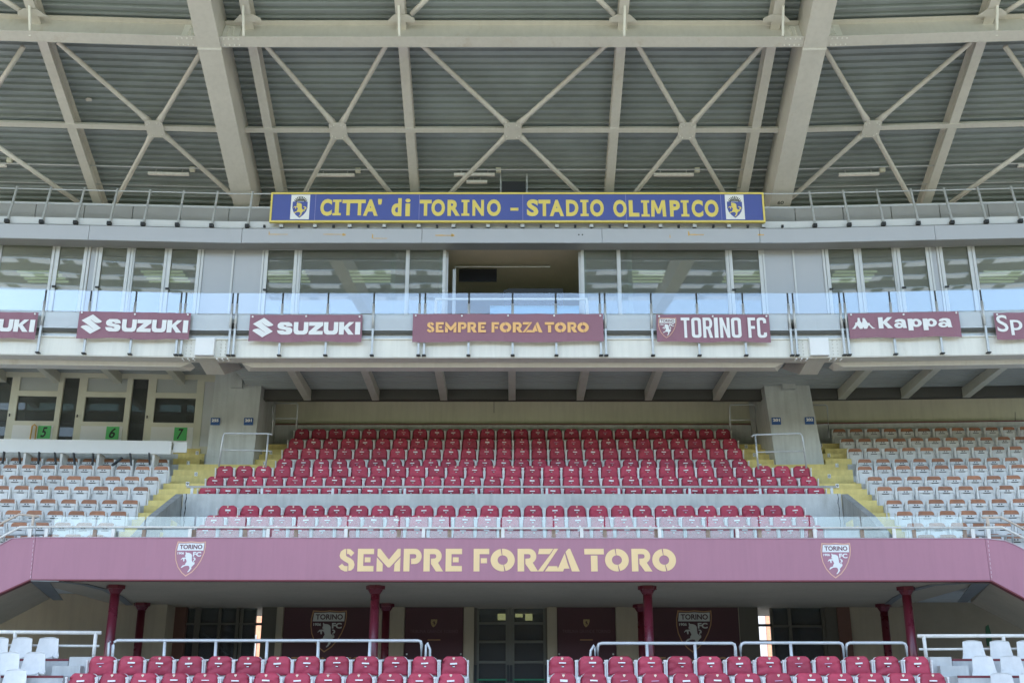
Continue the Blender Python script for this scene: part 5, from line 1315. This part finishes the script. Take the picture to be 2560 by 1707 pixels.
def red_seat(var):
    rng = random.Random(100+var)
    t = thing('tip_up_seat', 'x', 'seat', (0, 0, 0))
    mb = MB(); shell(mb, rrect(-.205, .205, .42, .838, .09), .10, .14, .0); nb(mb, 'backrest', WH, t)
    # draped cover with folds: a grid
    mb = MB(); NX, NZ = 11, 9; w0, w1 = .197+.006*rng.random(), .225
    fold = [(rng.uniform(.15, .8), rng.uniform(-.5, .5), rng.uniform(.012, .030), rng.uniform(.05, .09)) for _ in range(3)]
    def pt(i, j):
        u = i/NX*2-1; v = j/NZ
        hw = w1+(w0-w1)*v; x = u*hw; z = .527+.316*v
        if v > .66: 
            kk = (v-.66)/.34; z -= .075*kk*max(0, abs(u)-.55)**2/.20
        z -= .010*(1-abs(u))*max(0, (v-.8))*5*(.4+.9*rng_dip)
        y = -.035-.030*(1-u**4)*(1-(2*v-1)**4)
        for c, sl, a_, wd in fold: y += a_*math.exp(-((v-c-sl*u)/wd)**2)*(.3+.7*abs(u-.2))*(1 if v < .95 else .3)
        y += .012*max(0, .55-v)*4*(-.3)
        return (x, y, z)
    rng_dip = rng.random()
    for j in range(NZ+1):
        for i in range(NX+1): mb.v.append(pt(i, j))
    for j in range(NZ):
        for i in range(NX): a = j*(NX+1)+i; mb.quadf((a, a+1, a+NX+2, a+NX+1))
    # rim skirt back to the shell
    ring = [i for i in range(NX+1)]+[(j+1)*(NX+1)-1+(NX+1)*0 for j in range(1, NZ+1)]
    ring = [i for i in range(NX+1)]+[j*(NX+1)+NX for j in range(1, NZ+1)]+[NZ*(NX+1)+i for i in range(NX-1, -1, -1)]+[j*(NX+1) for j in range(NZ-1, 0, -1)]
    b = len(mb.v)
    for k in ring: x, y, z = mb.v[k]; mb.v.append((x*1.01, .105, z))
    n = len(ring)
    for k in range(n): mb.quadf((ring[(k+1) % n], ring[k], b+k, b+(k+1) % n))
    nb(mb, 'seat_cover', MAR, t, True)
    mb = MB(); shell(mb, [(-.19, .30), (.19, .30), (.195, .56), (-.195, .56)], .0, .06, .01); nb(mb, 'seat_pan', WH, t)
    tl = rng.uniform(-.003, .004); hz = rng.uniform(.016, .036) if rng.random() > .2 else .012
    zt_ = .722+rng.uniform(-.01, .01)
    cxp = rng.uniform(-.015, .02)
    mb = MB(); mb.hexa([(cxp-.058, -.088, zt_-hz/2-tl), (cxp+.062, -.088, zt_-hz/2+tl), (cxp+.062, -.066, zt_-hz/2+tl), (cxp-.058, -.066, zt_-hz/2-tl),
                        (cxp-.058, -.084, zt_+hz/2-tl), (cxp+.062, -.084, zt_+hz/2+tl), (cxp+.062, -.066, zt_+hz/2+tl), (cxp-.058, -.066, zt_+hz/2-tl)])
    nb(mb, 'name_label', WHP if var != 3 else mat('mauve_faded_label', (.55, .35, .50), .6), t)
    mb = MB(); mb.tube([(cxp-.0, -.080, .672), (cxp, -.064, .672)], [.022, .026], 8); 
    for q in range(len(mb.v)): x, y, z = mb.v[q]; mb.v[q] = (x*1.2, y, .672+(z-.672)*.5)
    slot = nb(mb, 'handle_slot', DKS, t)
    mb = MB(); mb.box(cxp-.012, cxp+.026, -.084, -.078, .660, .673); nb(mb, 'seat_number', WHP, slot)
    mb = MB(); put_shape(mb, [[(0, .9), (.5, 1), (1, .9), (.95, .5), (.5, 0), (.05, .5)]], -.022+cxp*.5, .022+cxp*.5, .772, .818, -.082); nb(mb, 'club_badge', mat('badge_print', (.78, .62, .50), .6), t)
    arms(t, .238)
    mb = MB(); mb.box(-.20, .20, .06, .10, .30, .36); mb.box(-.17, -.13, .04, .12, 0, .32); mb.box(.13, .17, .04, .12, 0, .32); nb(mb, 'support_bracket', GALV, t)
    return t
def brown_seat():
    t = thing('folding_chair', 'x', 'seat', (0, 0, 0))
    mb = MB(); shell(mb, rrect(-.205, .205, .42, .838, .085), .08, .125, .0); nb(mb, 'backrest', WH, t)
    mb = MB(); shell(mb, rrect(-.188, .188, .60, .828, .076), .060, .09, .0); nb(mb, 'back_pad', BRN, t)
    mb = MB(); shell(mb, rrect(-.195, .195, .34, .722, .045, -.0), .005, .05, .006); nb(mb, 'seat_pan', WH, t)
    mb = MB(); mb.box(-.175, .175, -.022, .006, .652, .664); mb.box(-.175, -.160, -.018, .006, .36, .652); mb.box(.160, .175, -.018, .006, .36, .652); nb(mb, 'moulded_rib', WH, t)
    mb = MB(); mb.box(-.085, .085, -.016, .004, .632, .648); nb(mb, 'grip_slot', DKS, t)
    mb = MB(); mb.box(-.045, -.018, -.016, .004, .680, .702); mb.box(.020, .046, -.016, .004, .680, .702); nb(mb, 'seat_number', DKS, t)
    arms(t, .230)
    mb = MB(); mb.box(-.20, .20, .05, .09, .30, .36); mb.box(-.17, -.13, .03, .11, 0, .32); mb.box(.13, .17, .03, .11, 0, .32); nb(mb, 'support_bracket', GALV, t)
    return t
PROTO = {'red': [red_seat(i) for i in range(10)], 'brown': [brown_seat()]}
USED = set()
def place_seat(kind, x, y, z, rz, label, group):
    pro = random.choice(PROTO[kind]) if kind == 'red' else PROTO[kind][0]
    if pro.name in USED: o = copy_tree(pro)
    else: o = pro; USED.add(pro.name)
    sc_ = 1.0
    o.location = (x, y, z); o.rotation_euler = (random.uniform(-.03, .03), random.uniform(-.008, .008), rz+random.uniform(-.03, .03)); o['label'] = label; o['group'] = group
    return o
rname = ['top', 'second', 'third', 'fourth', 'fifth', 'sixth', 'seventh']
def row(kind, n, pxa, pxb, py, Y, zfl, label, group, warp=True):
    for i in range(n):
        px = pxa+(pxb-pxa)*i/(n-1.0) if n > 1 else pxa
        q = P(px, py+12, Y-.05, warp); o_ = off(q.x) if warp else 0
        rz = (math.atan(KW)*(-1 if q.x > 0 else 1)) if warp and abs(q.x) > XW else 0
        place_seat(kind, q.x, Y-o_, zfl, rz, label % ordn(i+1), group)
G1 = 'maroon tip-up seats of the upper block'
for k, (n, a, b) in enumerate(((26, 755, 1808), (26, 740, 1825), (26, 727, 1837), (26, 711.5, 1850), (31, 562, 2004), (31, 538, 2022), (31, 519, 2041))):
    row('red', n, a, b, ROWC[k][0], RC[k][0], FLC[k], 'maroon seat, %s from left in '+('the back row' if k == 0 else ('the '+rname[k]+' row from the back' if k < 6 else 'the row right behind the concrete parapet')), G1)
G2 = 'maroon tip-up seats of the glass fronted block'
for k, (n, a, b) in enumerate(((27, 570, 1987), (27, 536, 2013), (27, 515, 2034))):
    row('red', n, a, b, ROWV[k][0], RV[k][0], FLV[k], 'maroon seat, %s from left in '+['the row just below the concrete parapet', 'the middle row behind the glass', 'the lowest row behind the glass'][k], G2)
# right block
G3 = 'white and brown seats of the right block'
rb = [(2099.8, 1072.5, 42.5), (2120.5, 1099.8, 43.6), (2140, 1124, 44.8), (2163.6, 1150.4, 46.1), (2164.4, 1171, 48.1), (2188.5, 1194.3, 49.8), (2213.4, 1221.7, 50.9), (2237.4, 1249, 52.6), (2264, 1277, 53.3), (2291, 1307, 54.5), (2318, 1337, 55.5)]
def blockseats(tab, sgn, rows, G, side):
    for (x0, py, s_), ri in zip(tab, rows):
        Y, zt_ = RSI[ri]; i = 0
        while True:
            px = x0+sgn*s_*i
            if px > 2590 or px < -30: break
            q = P(px, py+12, Y)
            place_seat('brown', q.x, Y-off(q.x), FLS[ri], -sgn*math.atan(KW), 'white seat with brown back, %s from the aisle, %s row from the top, %s block' % (ordn(i+1), ordn(rows.index(ri)+1), side), G)
            i += 1
blockseats(rb, 1, list(range(11)), G3, 'right')
G4 = 'white and brown seats of the left block'
lb = [(401, 1141.7, 45), (401, 1167, 47.4), (376.7, 1191, 48.5), (350, 1216.5, 49.8), (324, 1243, 51.4), (295, 1270, 52.7), (264, 1300, 54.5), (236, 1330, 55.5)]
blockseats(lb, -1, list(range(3, 11)), G4, 'left')
# lower front rows
ZB1 = P(1280, 1640, 19.9, False).z-SH; ZB2 = P(1280, 1682, 18.95, False).z-SH
tag(B(-16, 16, 19.5, 20.7, ZB1-.5, ZB1).build('front_step', CONC, warp=False), kind='structure')
tag(B(-16, 16, 18.5, 19.497, ZB2-.5, ZB2).build('front_step', CONC, warp=False), kind='structure')
pr = []; y = 18.497; z = ZB2-.36
pr = [(18.497, z)]
while y > 10.5: pr += [(y-.85, z), (y-.85, z-.15)]; y -= .85; z -= .15
pr += [(y, 0.0), (18.497, 0.0)]
tag(MB().prof(-16, 16, pr).build('front_terrace', CONC, warp=False), kind='structure')
G5 = 'maroon tip-up seats of the front rows'
for nm, a, b, py, Y, zf in (('left group, rear row', 254, 1135, 1641, 19.9, ZB1), ('left group, front row', 204, 1128, 1683, 18.95, ZB2), ('right group, rear row', 1404, 2293, 1641, 19.9, ZB1), ('right group, front row', 1407.6, 2333, 1683, 18.95, ZB2)):
    row('red', 13, a, b, py, Y, zf, 'large maroon front seat, %s from left, '+nm, G5, False)
for px0, px1, lab in ((1117+48, 1117+70, 'x'),): pass
for px in (1162, 1386):
    q = P(px, 1700, 19.2, False)
    tag(B(q.x-.07, q.x+.07, 19.0, 19.25, ZB2, P(px, 1694, 19.0, False).z).build('concrete_kerb', CONC, warp=False), 'small grey concrete kerb beside the gangway, %s of the entrance' % ('left' if px < 1280 else 'right'), 'kerb', 'kerbs of the gangway')
# concrete steps and blocks at both lower corners
for s in (-1, 1):
    st = thing('corner_steps', 'grey concrete steps with maroon edge lines at the lower %s corner' % ('left' if s < 0 else 'right'), 'steps', (s*8.8, 20, ZB1), 'corner concrete steps')
    f = (lambda p: p) if s < 0 else (lambda p: 2552-p)
    a, b = sorted((f(-300), f(172)))
    for (y0, Yy) in ((1646, 20.3), (1688, 19.3)):
        q0 = P(a if s > 0 else -300, y0, Yy, False); q1 = P(b, y0, Yy, False)
        X0, X1 = (-16, P(f(172) if y0 < 1650 else f(158), y0, Yy, False).x) if s < 0 else (P(f(172) if y0 < 1650 else f(158), y0, Yy, False).x, 16)
        B(X0, X1, Yy, Yy+.9, ZB2-.3, q0.z).build('step', CONC, st, warp=False); B(X0, X1, Yy-.006, Yy+.02, q0.z-.035, q0.z+.003).build('edge_line', REDL, st, warp=False)
    a, b = sorted((f(172), f(226))); x0, x1, z0, z1 = XY(20.05, False)(a, 1641, b, 1676); B(x0, x1, 20.05, 20.6, z0-.6, z1).build('block', CONC, st, warp=False)
    a, b = sorted((f(130), f(200))); x0, x1, z0, z1 = XY(19.9, False)(a, 1663, b, 1690); B(x0, x1, 19.9, 20.04, z0-.6, z1).build('block', CONC, st, warp=False)
# white bucket seats
def bucket():
    t = thing('bucket_seat', 'x', 'seat', (0, 0, 0))
    mb = MB(); n = 7; prf = [(.20, .40), (.20, .42), (.06, .40), (-.10, .40), (-.20, .44), (-.22, .50), (-.235, .80), (-.225, .82)]
    prf = [(-.21, .435), (-.20, .455), (-.06, .425), (.10, .425), (.165, .47), (.20, .60), (.235, .80), (.225, .825)]
    for j, (y, z) in enumerate(prf):
        hw = .215 if j < 5 else .215-.03*(j-4)*.8
        for i in range(n+1):
            u = i/n*2-1; lift = .03*abs(u)**3; mb.v.append((u*hw, y-(.035*abs(u)**2 if j > 4 else 0), z+(lift if j < 5 else -.02*abs(u)**3*(j == 7))))
    m0 = len(mb.v)
    for j, (y, z) in enumerate(prf):
        hw = .215 if j < 5 else .215-.03*(j-4)*.8
        for i in range(n+1):
            u = i/n*2-1; lift = .03*abs(u)**3; mb.v.append((u*hw, y+.018-(.035*abs(u)**2 if j > 4 else 0), z-.022+(lift if j < 5 else 0)))
    W_ = n+1
    for j in range(len(prf)-1):
        for i in range(n):
            a = j*W_+i; mb.quadf((a, a+1, a+W_+1, a+W_)); mb.quadf((m0+a+W_, m0+a+W_+1, m0+a+1, m0+a))
    for j in range(len(prf)-1):
        for i in (0, n): a = j*W_+i; mb.quadf((a, a+W_, m0+a+W_, m0+a))
    for i in range(n):
        mb.quadf((i, m0+i, m0+i+1, i+1)); a = (len(prf)-1)*W_+i; mb.quadf((a, a+1, m0+a+1, m0+a))
    nb(mb, 'seat_shell', WH, t, False)
    mb = MB(); mb.box(-.22, .22, -.19, -.165, .39, .445); nb(mb, 'front_lip', WH, t)
    mb = MB(); mb.box(-.14, .14, -.10, .10, .345, .40); nb(mb, 'under_frame', DARK, t)
    mb = MB(); mb.box(-.03, .03, -.03, .03, 0, .345); nb(mb, 'stem', GALV, t)
    return t
LOWER = False
bk = bucket(); first = True
def bplace(px, py, Y, s, lab):
    global first
    z = P(px, py, Y+.2, False).z-.82
    o = bk if first else copy_tree(bk); first = False
    q = P(px, py+18, Y, False); o.location = (q.x, Y, z); o.rotation_euler = (0, 0, s*radians(4)); o['label'] = lab; o['group'] = 'white plastic bucket seats in the lower corners'
for k, (px, py, Y) in enumerate(((-15, 1592, 20.6), (45, 1592, 20.6), (112, 1592, 20.6), (12, 1629, 19.7), (77, 1629, 19.7), (28, 1672, 18.9), (-38, 1672, 18.9))):
    bplace(px, py, Y, 1, 'white bucket seat at the lower left corner, %s' % ['top row, cut by the frame edge', 'top row, second from the maroon pillar', 'top row, nearest the maroon pillar', 'middle row, cut by the frame', 'middle row, nearest the pillar', 'bottom row, nearest the pillar', 'bottom row, outermost'][k])
for k, (px, py, Y) in enumerate(((2441, 1600, 20.6), (2510, 1600, 20.6), (2578, 1600, 20.6), (2467, 1638, 19.7), (2538, 1638, 19.7), (2515, 1681, 18.9), (2588, 1681, 18.9))):
    bplace(px, py, Y, -1, 'white bucket seat at the lower right corner, %s' % ['top row, nearest the maroon pillar', 'top row, second from the pillar', 'top row, cut by the frame edge', 'middle row, nearest the pillar', 'middle row, second from the pillar', 'bottom row, nearest the pillar', 'bottom row, outermost'][k])

for o in bpy.data.objects:
    if '_o' in o: del o['_o']
